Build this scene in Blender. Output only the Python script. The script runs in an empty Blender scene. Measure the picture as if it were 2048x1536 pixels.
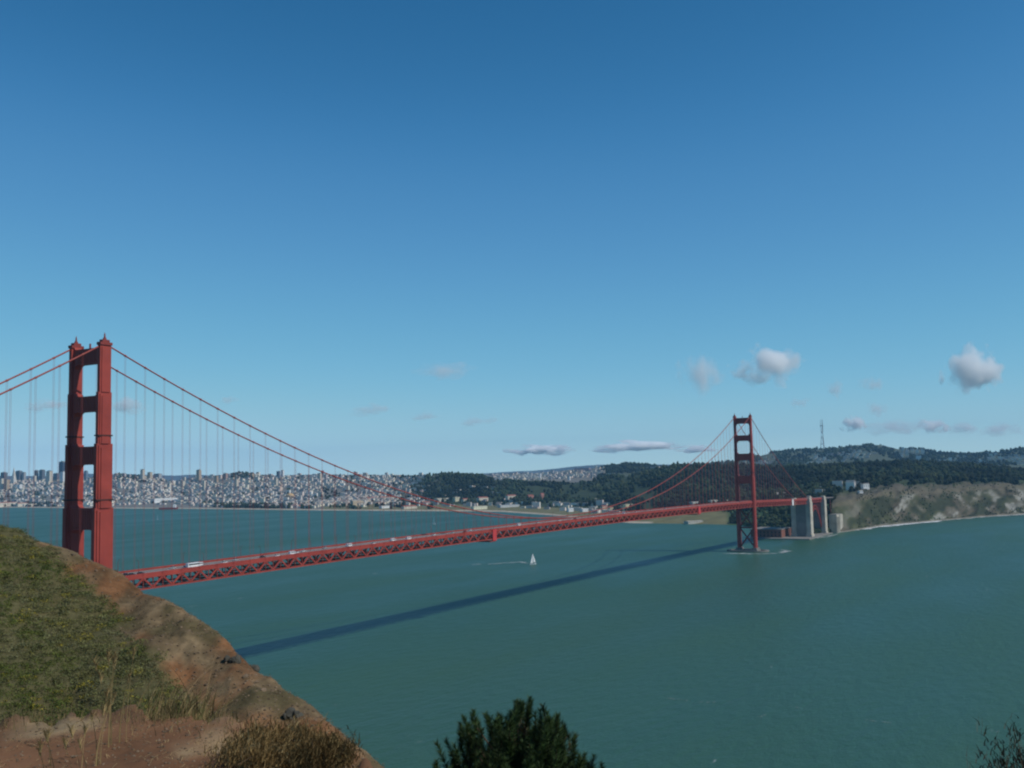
import bpy, bmesh, math, random
import numpy as np
from mathutils import Vector, Matrix
random.seed(7); rng = np.random.default_rng(11)
S = bpy.context.scene
COL = S.collection
R = math.radians

# ------------------------------------------------------------------ camera
# world: X = along the bridge (south), Y = east, Z = up, metres; near tower at X 0, far tower at X 1280
CP = np.array([-402.85, -543.25, 144.39]); YAW, PITCH, ROLL, FPX = .5356, .0853, -.0215, 2022.4
W0, H0 = 2048., 1536.
_d = np.array([math.cos(PITCH)*math.cos(YAW), math.cos(PITCH)*math.sin(YAW), math.sin(PITCH)])
_r = np.array([math.sin(YAW), -math.cos(YAW), 0.]); _u = np.cross(_r, _d)
_c, _s = math.cos(ROLL), math.sin(ROLL)
_r, _u = _c*_r+_s*_u, -_s*_r+_c*_u
cam = bpy.data.cameras.new('camera'); camo = bpy.data.objects.new('camera', cam); COL.objects.link(camo)
camo.matrix_world = Matrix(((_r[0], _u[0], -_d[0], CP[0]), (_r[1], _u[1], -_d[1], CP[1]), (_r[2], _u[2], -_d[2], CP[2]), (0, 0, 0, 1)))
cam.sensor_width = 36; cam.lens = FPX/W0*36; cam.clip_start = .2; cam.clip_end = 150000
S.camera = camo

# ------------------------------------------------------------------ sky, sun, exposure
SUN = Vector((.19, -1.0, 1.0)).normalized()
sun = bpy.data.lights.new('sun', 'SUN'); suno = bpy.data.objects.new('sun', sun); COL.objects.link(suno)
suno.rotation_euler = SUN.to_track_quat('Z', 'Y').to_euler()
sun.energy = 3.3; sun.angle = R(.53); sun.color = (1, .95, .88)
wd = bpy.data.worlds.new('World'); S.world = wd; wd.use_nodes = True
wn = wd.node_tree; bg = wn.nodes['Background']
sky = wn.nodes.new('ShaderNodeTexSky'); sky.sky_type = 'NISHITA'; sky.sun_disc = False
sky.sun_elevation = math.asin(SUN.z); sky.sun_rotation = math.atan2(SUN.x, SUN.y)
sky.air_density = .4; sky.dust_density = 0; sky.ozone_density = 6.0; sky.altitude = 0
# the sky's own colour response: deeper, more saturated blue aloft, as the photograph shows it
_k = wn.nodes.new('ShaderNodeVectorMath'); _k.operation = 'SCALE'; _k.inputs['Scale'].default_value = .12; wn.links.new(sky.outputs[0], _k.inputs[0])
_cv = wn.nodes.new('ShaderNodeRGBCurve'); wn.links.new(_k.outputs[0], _cv.inputs['Color'])
for _ch, _pts in enumerate((((0, 0), (.030, .010), (.0454, .024), (.0731, .074), (.1537, .180), (.3216, .37), (.453, .45), (1, .6)),
                            ((0, 0), (.06, .075), (.0926, .138), (.1484, .258), (.3012, .455), (.5558, .62), (.70, .68), (1, .8)),
                            ((0, 0), (.15, .20), (.2215, .325), (.3413, .51), (.6126, .66), (.8836, .72), (1, .78)))):
    _c2 = _cv.mapping.curves[_ch]
    _c2.points[0].location = _pts[0]; _c2.points[1].location = _pts[-1]
    for q in _pts[1:-1]: _c2.points.new(*q)
_cv.mapping.update()
_k2 = wn.nodes.new('ShaderNodeVectorMath'); _k2.operation = 'SCALE'; _k2.inputs['Scale'].default_value = 10.; wn.links.new(_cv.outputs[0], _k2.inputs[0])
wn.links.new(_k2.outputs[0], bg.inputs[0]); bg.inputs[1].default_value = .1
S.view_settings.view_transform = 'Standard'; S.view_settings.look = 'None'
S.view_settings.gamma = 1; S.view_settings.exposure = 0; S.view_settings.use_curve_mapping = False
S.render.engine = 'CYCLES'
S.cycles.filter_width = 2.2
S.cycles.max_bounces = 24; S.cycles.diffuse_bounces = 2; S.cycles.glossy_bounces = 2; S.cycles.volume_bounces = 24
S.cycles.transparent_max_bounces = 8; S.cycles.volume_step_rate = 1.0; S.cycles.volume_max_steps = 64

# ------------------------------------------------------------------ helpers
def at(x, y, depth):
    "point seen at photo pixel x, y and standing that many metres ahead"
    return CP+depth*(_d+(x-W0/2)/FPX*_r-(y-H0/2)/FPX*_u)
def atz(x, y, z=0.):
    v = _d+(x-W0/2)/FPX*_r-(y-H0/2)/FPX*_u
    return CP+(z-CP[2])/v[2]*v
def px(P):
    v = np.asarray(P, float)-CP; w = v@_d
    return np.array([W0/2+FPX*(v@_r)/w, H0/2-FPX*(v@_u)/w, w])
def hash2(i, j, seed):
    n = (i.astype(np.int64)*374761393+j.astype(np.int64)*668265263+seed*982451653) & 0x7fffffff
    n = ((n ^ (n >> 13))*1274126177) & 0x7fffffff
    n = ((n ^ (n >> 16))*69069+1) & 0x7fffffff
    return n/float(0x7fffffff)
def vnoise(x, y, seed=0):
    x = np.asarray(x, float); y = np.asarray(y, float)
    i = np.floor(x); j = np.floor(y); f = x-i; g = y-j
    f = f*f*(3-2*f); g = g*g*(3-2*g); i = i.astype(np.int64); j = j.astype(np.int64)
    return ((hash2(i, j, seed)*(1-f)+hash2(i+1, j, seed)*f)*(1-g)+(hash2(i, j+1, seed)*(1-f)+hash2(i+1, j+1, seed)*f)*g)*2-1
def fbm(x, y, o=4, seed=0):
    a, s, k = 1., 0., 1.
    for n in range(o):
        s = s+a*vnoise(np.asarray(x)*k, np.asarray(y)*k, seed+n); a *= .5; k *= 2.03
    return s

class MB:
    def __init__(s): s.v = []; s.f = []; s.c = None
    def add(s, vs, fs):
        o = len(s.v); s.v += [tuple(map(float, q)) for q in vs]; s.f += [tuple(i+o for i in f) for f in fs]
    def box(s, x0, x1, y0, y1, z0, z1):
        s.add([(x0, y0, z0), (x1, y0, z0), (x1, y1, z0), (x0, y1, z0), (x0, y0, z1), (x1, y0, z1), (x1, y1, z1), (x0, y1, z1)],
              [(0, 3, 2, 1), (4, 5, 6, 7), (0, 1, 5, 4), (1, 2, 6, 5), (2, 3, 7, 6), (3, 0, 4, 7)])
    def beam(s, a, b, w, h, up=(0, 0, 1)):
        a, b = Vector(a), Vector(b); d = (b-a).normalized(); q = d.cross(Vector(up))
        if q.length < 1e-4: q = d.cross(Vector((0, 1, 0)))
        q.normalize(); t = q.cross(d)
        vs = [p+q*(i*w/2)+t*(j*h/2) for p in (a, b) for i, j in ((-1, -1), (1, -1), (1, 1), (-1, 1))]
        s.add(vs, [(0, 3, 2, 1), (4, 5, 6, 7), (0, 1, 5, 4), (1, 2, 6, 5), (2, 3, 7, 6), (3, 0, 4, 7)])
    def tube(s, pts, rad, n=8, cap=True):
        pts = [Vector(p) for p in pts]; rads = rad if hasattr(rad, '__len__') else [rad]*len(pts)
        vs = []; fs = []
        for k, p in enumerate(pts):
            d = (pts[min(k+1, len(pts)-1)]-pts[max(k-1, 0)]).normalized()
            q = d.cross(Vector((0, 0, 1)));
            if q.length < 1e-3: q = Vector((1, 0, 0))
            q.normalize(); t = q.cross(d)
            vs += [p+(q*math.cos(a)+t*math.sin(a))*rads[k] for a in [2*math.pi*i/n for i in range(n)]]
        for k in range(len(pts)-1):
            for i in range(n): fs.append((k*n+i, k*n+(i+1) % n, (k+1)*n+(i+1) % n, (k+1)*n+i))
        if cap: fs += [tuple(range(n)), tuple(reversed(range((len(pts)-1)*n, len(pts)*n)))]
        s.add(vs, fs)
    def prism(s, poly, x0, x1):
        "poly in (y, z), drawn out along X"
        n = len(poly)
        s.add([(x0, y, z) for y, z in poly]+[(x1, y, z) for y, z in poly],
              [tuple(range(n)), tuple(reversed(range(n, 2*n)))]+[(i, i+n, (i+1) % n+n, (i+1) % n) for i in range(n)])
    def build(s, name, m, parent=None, smooth=False):
        me = bpy.data.meshes.new(name); me.from_pydata(s.v, [], s.f)
        bm = bmesh.new(); bm.from_mesh(me); bmesh.ops.recalc_face_normals(bm, faces=bm.faces); bm.to_mesh(me); bm.free()
        if m: me.materials.append(m)
        if smooth: me.polygons.foreach_set('use_smooth', [True]*len(me.polygons))
        return link(name, me, parent)
def link(name, data, parent=None):
    o = bpy.data.objects.new(name, data); COL.objects.link(o)
    if parent: o.parent = parent
    return o
def tag(o, label, cat=None, group=None, kind=None):
    o['label'] = label
    if cat: o['category'] = cat
    if group: o['group'] = group
    if kind: o['kind'] = kind
    return o
def empty(name, loc=(0, 0, 0), rz=0):
    o = link(name, None); o.location = loc; o.rotation_euler.z = rz; o.empty_display_size = .5; return o
def npmesh(name, V, F, m, parent=None, smooth=False, color=None, extra=None):
    "V (n,3), F (k,3|4) arrays; color (n,3) per vertex"
    V = np.asarray(V, np.float32); F = np.asarray(F, np.int32); k = F.shape[1]
    me = bpy.data.meshes.new(name)
    me.vertices.add(len(V)); me.vertices.foreach_set('co', V.ravel())
    me.loops.add(F.size); me.loops.foreach_set('vertex_index', F.ravel())
    me.polygons.add(len(F)); me.polygons.foreach_set('loop_start', np.arange(0, F.size, k, dtype=np.int32))
    me.update(calc_edges=True)
    if color is not None:
        a = me.color_attributes.new('albedo', 'FLOAT_COLOR', 'POINT')
        c = np.ones((len(V), 4), np.float32); c[:, :3] = color; a.data.foreach_set('color', c.ravel())
    for n, arr in (extra or {}).items():
        a = me.attributes.new(n, 'FLOAT', 'POINT'); a.data.foreach_set('value', np.asarray(arr, np.float32))
    me.polygons.foreach_set('use_smooth', np.full(len(F), smooth))
    if m: me.materials.append(m)
    me.validate()
    return link(name, me, parent)
def dup(o, parent=None):
    c = o.copy(); COL.objects.link(c); c.parent = parent
    for ch in list(o.children): dup(ch, c)
    return c

# ------------------------------------------------------------------ materials
def nt(name):
    m = bpy.data.materials.new(name); m.use_nodes = True; t = m.node_tree
    return m, t, t.nodes['Principled BSDF'], t.nodes.new, t.links.new
def mat(name, col, rough=.7, var=.2, scale=.5, detail=4, metal=0., bump=0., attr=False, spec=.3):
    m, t, b, N, L = nt(name)
    b.inputs['Roughness'].default_value = rough; b.inputs['Metallic'].default_value = metal
    b.inputs['Specular IOR Level'].default_value = spec
    tc = N('ShaderNodeTexCoord'); no = N('ShaderNodeTexNoise'); no.inputs['Scale'].default_value = scale; no.inputs['Detail'].default_value = detail
    L(tc.outputs['Object'], no.inputs['Vector'])
    mr = N('ShaderNodeMapRange'); mr.inputs[1].default_value = .25; mr.inputs[2].default_value = .75
    mr.inputs[3].default_value = 1-var; mr.inputs[4].default_value = 1+var
    L(no.outputs['Fac'], mr.inputs[0])
    mx = N('ShaderNodeVectorMath'); mx.operation = 'SCALE'; L(mr.outputs[0], mx.inputs['Scale'])
    if attr:
        at_ = N('ShaderNodeAttribute'); at_.attribute_name = 'albedo'; L(at_.outputs['Color'], mx.inputs[0])
    else: mx.inputs[0].default_value = col[:3]
    L(mx.outputs[0], b.inputs['Base Color'])
    if bump:
        bp = N('ShaderNodeBump'); bp.inputs['Strength'].default_value = bump; bp.inputs['Distance'].default_value = .5/scale
        L(no.outputs['Fac'], bp.inputs['Height']); L(bp.outputs[0], b.inputs['Normal'])
    return m
M = {}
M['orange'] = mat('international_orange_paint', (.30, .046, .032), .6, .22, .09, 7)
M['orange_dark'] = mat('weathered_orange_paint', (.22, .036, .027), .6, .15, .2)
M['ringdark'] = mat('dark_walkway_steel', (.06, .02, .016), .7, .1, .3)
M['cable'] = mat('cable_paint', (.30, .06, .045), .6, .1, .2)
M['road'] = mat('bridge_asphalt', (.20, .17, .16), .85, .15, .1)
M['walk'] = mat('sidewalk_concrete', (.30, .26, .24), .85, .1, .2)
M['line'] = mat('road_paint', (.75, .74, .68), .7, .1, 1)
M['conc'] = mat('weathered_concrete', (.44, .40, .33), .85, .32, .07, 7)
M['conc_dark'] = mat('stained_and_shaded_concrete', (.21, .195, .175), .9, .25, .08)  # on the pylon cross walls this dark tone carries painted shade
M['brick'] = mat('dark_brick', (.20, .085, .06), .9, .2, .1)
M['steel'] = mat('galvanised_steel', (.25, .26, .27), .5, .1, 1)
M['white'] = mat('white_paint', (.8, .8, .78), .5, .05, 1)
M['sail'] = mat('sailcloth', (.82, .82, .8), .8, .05, .3)
M['glassd'] = mat('dark_glass', (.02, .025, .03), .15, .1, 1, spec=.5)
M['tyre'] = mat('tyre_rubber', (.02, .02, .02), .9, .1, 1)
M['carw'] = mat('white_car_paint', (.8, .8, .8), .25, .02, 1, spec=.5)
M['cars'] = mat('silver_car_paint', (.5, .51, .52), .25, .02, 1, spec=.5)
M['cark'] = mat('dark_car_paint', (.03, .035, .045), .25, .02, 1, spec=.5)
M['carr'] = mat('red_car_paint', (.3, .02, .02), .25, .02, 1, spec=.5)
M['redroof'] = mat('red_tile_roof', (.30, .10, .07), .85, .15, .1)
M['foam'] = mat('sea_foam', (.50, .53, .52), .9, .2, .2)
M['surf'] = mat('breaking_surf', (.8, .82, .82), .9, .1, .2)
M['thinfoam'] = mat('thin_foam', (.30, .36, .33), .9, .25, .4)
M['attr'] = mat('painted_house_walls', None, .8, .12, .02, attr=True)
M['leaf'] = mat('far_tree_foliage', None, .9, .35, .03, attr=True, spec=.1)
M['scrub'] = mat('coastal_scrub_leaves', None, .85, .3, 1.2, attr=True, spec=.15)
M['straw'] = mat('dry_straw', None, .85, .25, 3, attr=True, spec=.15)
M['bark'] = mat('pine_bark', (.09, .06, .04), .95, .3, 6, bump=.4)
M['needle'] = mat('pine_needles', None, .65, .3, 4, attr=True, spec=.25)
M['rock'] = mat('grey_rock', (.062, .058, .046), .95, .35, .8, bump=.6)
M['ship'] = mat('red_hull_paint', (.28, .06, .04), .5, .1, .1)

# ------------------------------------------------------------------ water
def make_water():
    m, t, b, N, L = nt('bay_water')
    tc = N('ShaderNodeTexCoord')
    def noise(sc, sx, sy, rot, det):
        mp = N('ShaderNodeMapping'); mp.inputs['Scale'].default_value = (sx, sy, 1); mp.inputs['Rotation'].default_value = (0, 0, rot)
        L(tc.outputs['Object'], mp.inputs['Vector'])
        n = N('ShaderNodeTexNoise'); n.inputs['Scale'].default_value = sc; n.inputs['Detail'].default_value = det
        L(mp.outputs[0], n.inputs['Vector']); return n.outputs['Fac']
    streak = noise(.0022, 1, 3.2, R(-22), 5)
    big = noise(.0007, 1, 1.6, R(10), 3)
    cr = N('ShaderNodeValToRGB'); e = cr.color_ramp.elements
    e[0].position = .34; e[0].color = (.024, .076, .044, 1); e[1].position = .68; e[1].color = (.042, .108, .066, 1)
    ad = N('ShaderNodeMath'); ad.operation = 'MULTIPLY_ADD'; ad.inputs[1].default_value = .5; L(streak, ad.inputs[0])
    ml = N('ShaderNodeMath'); ml.operation = 'MULTIPLY'; ml.inputs[1].default_value = .5; L(big, ml.inputs[0]); L(ml.outputs[0], ad.inputs[2])
    L(ad.outputs[0], cr.inputs[0])
    # whitecaps: rare bright flecks gathered along wind rows
    cap = noise(.045, 1, 2.6, R(-25), 3); row = noise(.004, 1, 4.5, R(-20), 2)
    t1 = N('ShaderNodeMapRange'); t1.inputs[1].default_value = .70; t1.inputs[2].default_value = .80; L(cap, t1.inputs[0])
    t2 = N('ShaderNodeMapRange'); t2.inputs[1].default_value = .52; t2.inputs[2].default_value = .64; L(row, t2.inputs[0])
    mu = N('ShaderNodeMath'); mu.operation = 'MULTIPLY'; L(t1.outputs[0], mu.inputs[0]); L(t2.outputs[0], mu.inputs[1])
    mix = N('ShaderNodeMix'); mix.data_type = 'RGBA'; L(mu.outputs[0], mix.inputs[0]); L(cr.outputs[0], mix.inputs[6]); mix.inputs[7].default_value = (.35, .38, .36, 1)
    L(mix.outputs[2], b.inputs['Base Color'])
    rr_ = N('ShaderNodeMapRange'); rr_.inputs[1].default_value = .35; rr_.inputs[2].default_value = .65; rr_.inputs[3].default_value = .36; rr_.inputs[4].default_value = .48; L(streak, rr_.inputs[0]); L(rr_.outputs[0], b.inputs['Roughness']); b.inputs['IOR'].default_value = 1.33; b.inputs['Specular IOR Level'].default_value = .36
    w1 = noise(.06, 1, 2.2, R(-25), 5); w2 = noise(.4, 1, 1.8, R(-32), 4)
    a2 = N('ShaderNodeMath'); a2.operation = 'MULTIPLY_ADD'; a2.inputs[1].default_value = .25; L(w2, a2.inputs[0]); L(w1, a2.inputs[2])
    bp = N('ShaderNodeBump'); bp.inputs['Strength'].default_value = .55; bp.inputs['Distance'].default_value = 2.2
    L(a2.outputs[0], bp.inputs['Height']); L(bp.outputs[0], b.inputs['Normal'])
    me = bpy.data.meshes.new('water'); q = 14000.
    me.from_pydata([(-q, -q, 0), (q, -q, 0), (q, q, 0), (-q, q, 0)], [], [(0, 1, 2, 3)]); me.materials.append(m)
    o = link('water', me); o.location = (0, 0, 0); o['kind'] = 'structure'; o['label'] = 'teal green water of the strait and bay'
make_water()

# ------------------------------------------------------------------ far shore terrain (city side)
SHX = [-300, 0, 200, 400, 640, 800, 950, 1000, 1100, 1180, 1250, 1400, 1470, 1530, 1600, 1640, 1680, 1750, 1850, 1950, 2048, 2300]
SHY = [1012, 1014, 1016, 1017, 1020, 1021, 1022, 1023, 1030, 1038, 1045, 1047, 1049, 1062, 1069, 1066, 1062, 1051, 1042, 1033, 1027, 1012]
def shore_depth(x):
    y = np.interp(x, SHX, SHY); return px(atz(x, y, 0))[2]
# x: back-of-slope (depth offset, y), crest A (depth, y), crest B (depth, y)
TC = {
 -300: ((400, 'z', 10), (7400, 962), (9000, 966)),
 0: ((350, 'z', 12), (7200, 961), (9000, 966)), 120: ((350, 'z', 12), (7100, 959), (9000, 966)),
 240: ((350, 'z', 12), (6600, 950), (9000, 964)), 300: ((350, 'z', 12), (6600, 955), (9000, 963)),
 350: ((350, 'z', 12), (6600, 965), (9000, 963)), 400: ((350, 'z', 10), (6400, 956), (9000, 962)),
 480: ((350, 'z', 8), (6200, 947), (9000, 960)), 560: ((350, 'z', 8), (6000, 953), (9000, 960)),
 640: ((350, 'z', 6), (5900, 951), (9000, 958)), 720: ((350, 'z', 6), (5800, 950), (8500, 956)),
 800: ((400, 'z', 6), (5600, 953), (8000, 955)), 850: ((420, 'z', 6), (5000, 952), (7500, 955)),
 900: ((420, 'z', 6), (4800, 948), (7000, 954)), 960: ((450, 'z', 6), (4700, 953), (6800, 950)),
 1000: ((450, 'z', 6), (4700, 961), (6600, 950)), 1050: ((420, 'z', 6), (4700, 964), (6500, 949)),
 1120: ((420, 'z', 6), (4600, 967), (6500, 945)), 1180: ((420, 'z', 6), (4500, 961), (6500, 938)),
 1200: ((420, 'z', 6), (4400, 957), (6500, 934)), 1250: ((350, 'z', 7), (4300, 951), (6500, 926)),
 1300: ((250, 'z', 10), (4100, 942), (6500, 930)), 1330: ((220, 'z', 12), (4000, 936), (6800, 938)),
 1400: ((200, 'z', 18), (3900, 934), (7200, 930)), 1470: ((200, 'z', 20), (3900, 934), (7500, 922)),
 1530: ((150, 'z', 24), (3800, 936), (7700, 906)), 1560: ((120, 'z', 26), (3800, 936), (7800, 902)),
 1600: ((100, 'z', 34), (3800, 935), (7900, 898)), 1660: ((105, 'z', 58), (3800, 932), (7900, 895)),
 1705: ((150, 'y', 997), (3800, 930), (7900, 888)), 1755: ((150, 'y', 985), (3800, 929), (7900, 887)),
 1790: ((160, 'y', 981), (3800, 929), (7800, 896)), 1830: ((170, 'y', 979), (3800, 929), (7800, 896)),
 1870: ((170, 'y', 977), (3800, 930), (7700, 904)), 1900: ((180, 'y', 975), (3800, 932), (7700, 907)),
 1950: ((190, 'y', 972), (3800, 935), (7600, 907)), 2000: ((200, 'y', 971), (3800, 941), (7500, 901)),
 2048: ((200, 'y', 972), (3800, 949), (7500, 896)), 2300: ((200, 'y', 972), (3800, 955), (7500, 892))}
tx = sorted(TC)
def col_nodes(x):
    sd = shore_depth(x)
    def lerp(f): return np.interp(x, tx, [f(TC[k]) for k in tx])
    so = lerp(lambda c: c[0][0])
    def zback(k):
        c = TC[k][0]; d = shore_depth(k)+c[0]
        return c[2] if c[1] == 'z' else at(k, c[2], d)[2]
    zb = np.interp(x, tx, [zback(k) for k in tx])
    da, ya = lerp(lambda c: c[1][0]), lerp(lambda c: c[1][1]); db, yb = lerp(lambda c: c[2][0]), lerp(lambda c: c[2][1])
    za, zz = at(x, ya, da)[2], at(x, yb, db)[2]
    dip = min(za, zz)*.62
    mid = zb+(za-zb)*.34
    cliff = x > 1650
    return ([sd-90, sd, sd+so*(.12 if not cliff else .05), sd+so, sd+so+(da-sd-so)*.45, da, da+(db-da)*.3, db-(db-da)*.35, db, db+900, db+2600],
            [-9, .1, (3.5 if not cliff else 6), zb, mid, za, za*.72, dip+(zz-dip)*.35, zz, zz*.55, 5])
GX = np.unique(np.concatenate([np.arange(-300, 1630, 10), np.arange(1630, 2300, 3.5)]))
NODE_ROWS = [6, 4, 22, 18, 16, 14, 10, 14, 10, 8]
def make_terrain():
    D = []; Z = []; T = []
    for x in GX:
        d, z = col_nodes(x); dd = []; tt = []
        for k, n in enumerate(NODE_ROWS):
            q = np.arange(n)/n; dd += list(d[k]+(d[k+1]-d[k])*q); tt += list(k+q)
        dd.append(d[-1]); tt.append(len(NODE_ROWS)); dd = np.array(dd); tt = np.array(tt)
        zz = np.interp(dd, d, z)
        ker = np.array([1, 3, 4, 3, 1.])/12
        s = np.convolve(np.pad(zz, 2, mode='edge'), ker, 'valid'); zz = np.where(tt > 3.2, s, zz)
        D.append(dd); Z.append(zz); T.append(tt)
    D = np.array(D); Z = np.array(Z); T = np.array(T); X = np.repeat(GX[:, None], D.shape[1], 1)
    # horizontal position from column and depth (on the level through the water)
    cx = (X-W0/2)/FPX
    PX = CP[0]+D*(_d[0]+cx*_r[0]); PY = CP[1]+D*(_d[1]+cx*_r[1])
    # relief
    land = np.clip((T-1.1)/.6, 0, 1)
    rel = fbm(PX/420, PY/420, 5, 3)*6*np.clip((T-3)/1, 0, 1)
    cl = np.clip((X-1640)/60, 0, 1)*np.clip((T-1.3)/.7, 0, 1)*np.clip((4.6-T)/1.2, 0, 1)
    al = X*1.35-(T-2)*75                          # gullies run obliquely down the bluff
    al2 = al+fbm(PX/90, PY/90, 3, 21)*22; gul = np.abs(vnoise(al2/41, T*.9, 5))*10+np.abs(vnoise(al2/15, T*2.0, 9))*6+vnoise(X/5, T*6, 12)*1.5
    Z = Z+land*rel-cl*np.clip(T-1.3, 0, .9)*(gul-5.5)
    Z = np.where((T > 1.05), np.maximum(Z, .4), Z)
    nx, ny = D.shape
    # ground colour: sand, dry grass, woodland floor, town, bluff
    n1 = fbm(PX/90, PY/90, 4, 21); n2 = fbm(PX/25, PY/25, 3, 27)
    c = np.zeros(D.shape+(3,)); grass = np.array([.16, .15, .075]); sand = np.array([.42, .36, .27]); wood = np.array([.045, .06, .03]); town = np.array([.18, .17, .15])
    def mixc(a, b, f): return a*(1-f[..., None])+b*f[..., None]
    c[:] = town
    c = mixc(c, grass, ((X > 640) & (X < 1500) & (T < 3.15)).astype(float))
    c = mixc(c, wood, np.clip((X-690-(T-3)*50)/140, 0, 1)*((T > 3.1)*(T < 6.2)).astype(float))
    c = mixc(c, wood*1.3, ((X > 1190) & (T >= 6.2)).astype(float)*.8)
    c = mixc(c, wood*1.5+np.array([.0, .02, 0]), ((X > 1440) & (X < 1655) & (T < 3.3)).astype(float))
    c = mixc(c, sand, ((T < 1.8) & (X < 1300)).astype(float))
    green = np.array([.06, .068, .032]); tan = np.array([.125, .108, .075]); pale = np.array([.25, .24, .205]); dark = np.array([.035, .043, .024])
    k = (X >= 1650)
    aw = al+n1*26+n2*9; st = .8*vnoise(aw/31, T*.9, 31)+.55*vnoise(aw/12, T*2.1, 33)+.5*n2+.35*n1
    cc = mixc(np.broadcast_to(tan*.8, c.shape), green, np.clip((n1+.28)*1.5, 0, .9))
    cc = mixc(cc, pale, np.clip((st-.10)*2.0, 0, 1)*np.clip((X-1720)/60, .3, 1)*np.clip((3.0-T)*3, 0, 1))
    cc = mixc(cc, dark, np.clip((-st-.15)*2.2, 0, .9)*np.clip((T-1.3)*2, 0, 1))
    cc = mixc(cc, tan, np.clip((np.abs(T-3.05) < .22)*1., 0, 1)*.7)
    cc = mixc(cc, np.array([.2, .18, .15]), np.clip((1.6-T)*3, 0, 1))
    c = np.where((k & (T < 3.4))[..., None], cc, c)
    idx = np.arange(nx*ny).reshape(nx, ny)
    F = np.stack([idx[:-1, :-1], idx[1:, :-1], idx[1:, 1:], idx[:-1, 1:]], -1).reshape(-1, 4)
    o = npmesh('far_shore_terrain', np.stack([PX, PY, Z], -1).reshape(-1, 3), F, mat('shore_ground', None, .95, .25, .03, 6, attr=True, spec=.1), None, True, c.reshape(-1, 3))
    o['kind'] = 'structure'; o['label'] = 'low shore, city hills and bluffs across the water'
    return D, Z, T, PX, PY
TD, TZ, TT, TPX, TPY = make_terrain()
def ground(x, depth):
    "terrain point under photo column x at that depth"
    i = np.searchsorted(GX, x)-1; i = int(np.clip(i, 0, len(GX)-2)); f = (x-GX[i])/(GX[i+1]-GX[i])
    a = np.interp(depth, TD[i], TZ[i])*(1-f)+np.interp(depth, TD[i+1], TZ[i+1])*f
    cx = (x-W0/2)/FPX
    return np.array([CP[0]+depth*(_d[0]+cx*_r[0]), CP[1]+depth*(_d[1]+cx*_r[1]), a])
def depth_t(x, t):
    i = int(np.clip(np.searchsorted(GX, x)-1, 0, len(GX)-2)); f = (x-GX[i])/(GX[i+1]-GX[i])
    return np.interp(t, TT[i], TD[i])*(1-f)+np.interp(t, TT[i+1], TD[i+1])*f
def depth_y(x, y, lo=1.2, hi=8.0):
    "first depth on column x at which the ground shows at or above pixel row y"
    best = None
    for t in np.linspace(lo, hi, 140):
        d = depth_t(x, t); yy = px(ground(x, d))[1]
        if yy <= y: return d
        if best is None or yy < best[0]: best = (yy, d)
    return best[1]

def far_hills(name, pts, depth, label, col):
    # a long ridge far behind: (x, crest y)
    xs = np.arange(pts[0][0], pts[-1][0]+1, 12.); ys = np.interp(xs, [p[0] for p in pts], [p[1] for p in pts])+fbm(xs/90, xs*0, 4, 41)*2.2
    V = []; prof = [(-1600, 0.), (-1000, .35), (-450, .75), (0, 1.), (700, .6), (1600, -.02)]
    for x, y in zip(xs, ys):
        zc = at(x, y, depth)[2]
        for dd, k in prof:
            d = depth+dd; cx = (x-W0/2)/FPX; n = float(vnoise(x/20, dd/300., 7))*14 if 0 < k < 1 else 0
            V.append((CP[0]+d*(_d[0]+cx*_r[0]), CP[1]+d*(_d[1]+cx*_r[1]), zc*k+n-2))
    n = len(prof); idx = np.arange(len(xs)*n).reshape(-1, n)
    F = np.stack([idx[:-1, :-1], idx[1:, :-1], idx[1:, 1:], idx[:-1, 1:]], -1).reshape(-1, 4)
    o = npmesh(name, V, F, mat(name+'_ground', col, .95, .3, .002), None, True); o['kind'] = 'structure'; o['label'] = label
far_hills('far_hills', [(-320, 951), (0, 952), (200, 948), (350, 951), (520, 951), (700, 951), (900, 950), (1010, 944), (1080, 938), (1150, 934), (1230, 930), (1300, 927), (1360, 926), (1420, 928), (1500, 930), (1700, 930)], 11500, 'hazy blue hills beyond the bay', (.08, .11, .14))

# ------------------------------------------------------------------ headland the camera stands on
HX = [-2600, -700, -300, 0, 150, 250, 330, 420, 500, 600, 700, 780, 950, 1200, 2000, 4500]
SIL = [1060, 1010, 1028, 1043, 1092, 1142, 1179, 1236, 1298, 1374, 1455, 1518, 1690, 2100, 2600, 3000]
RID = [150, 140, 132, 125, 119, 114, 108, 101, 94, 87, 80, 75, 68, 62, 60, 60]
RBT = [95, 92, 90, 88, 87, 85, 83, 81, 77, 74, 68, 62, 52, 46, 45, 45]
YBT = [1470, 1470, 1468, 1466, 1466, 1468, 1472, 1482, 1500, 1530, 1570, 1640, 1850, 2200, 2700, 3100]
LED = [9, 8.6, 8.4, 8.1, 8.0, 7.9, 7.7, 7.3, 6.9, 6.5, 6.1, 5.4, 4.2, 3.9, 3.9, 3.9]
ZL = 142.72
def head_nodes(x):
    R_, rb, yb, ys, rl = (np.interp(x, HX, a) for a in (RID, RBT, YBT, SIL, LED))
    rl = rl+.32*float(vnoise(x/52, 0., 3))+.16*float(vnoise(x/19, 4., 5))
    c = math.cos(math.atan((x-W0/2)/FPX))      # depth = range * cos
    zr = at(x, ys, R_*c)[2]; zb = at(x, yb, rb*c)[2]
    return ([0, rl, rl+2.5, rl+9, 42, rb, R_, R_+12, R_+230, R_+300],
            [ZL+.02, ZL, ZL-1.5, ZL-6.2, min(zb-4, 121), zb, zr, zr-6, -6, -14])
RR = np.concatenate([np.linspace(0, 9, 46), np.linspace(9.4, 40, 34), np.linspace(41, 60, 14), np.linspace(61, 145, 106), np.linspace(148, 470, 44)])
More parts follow.
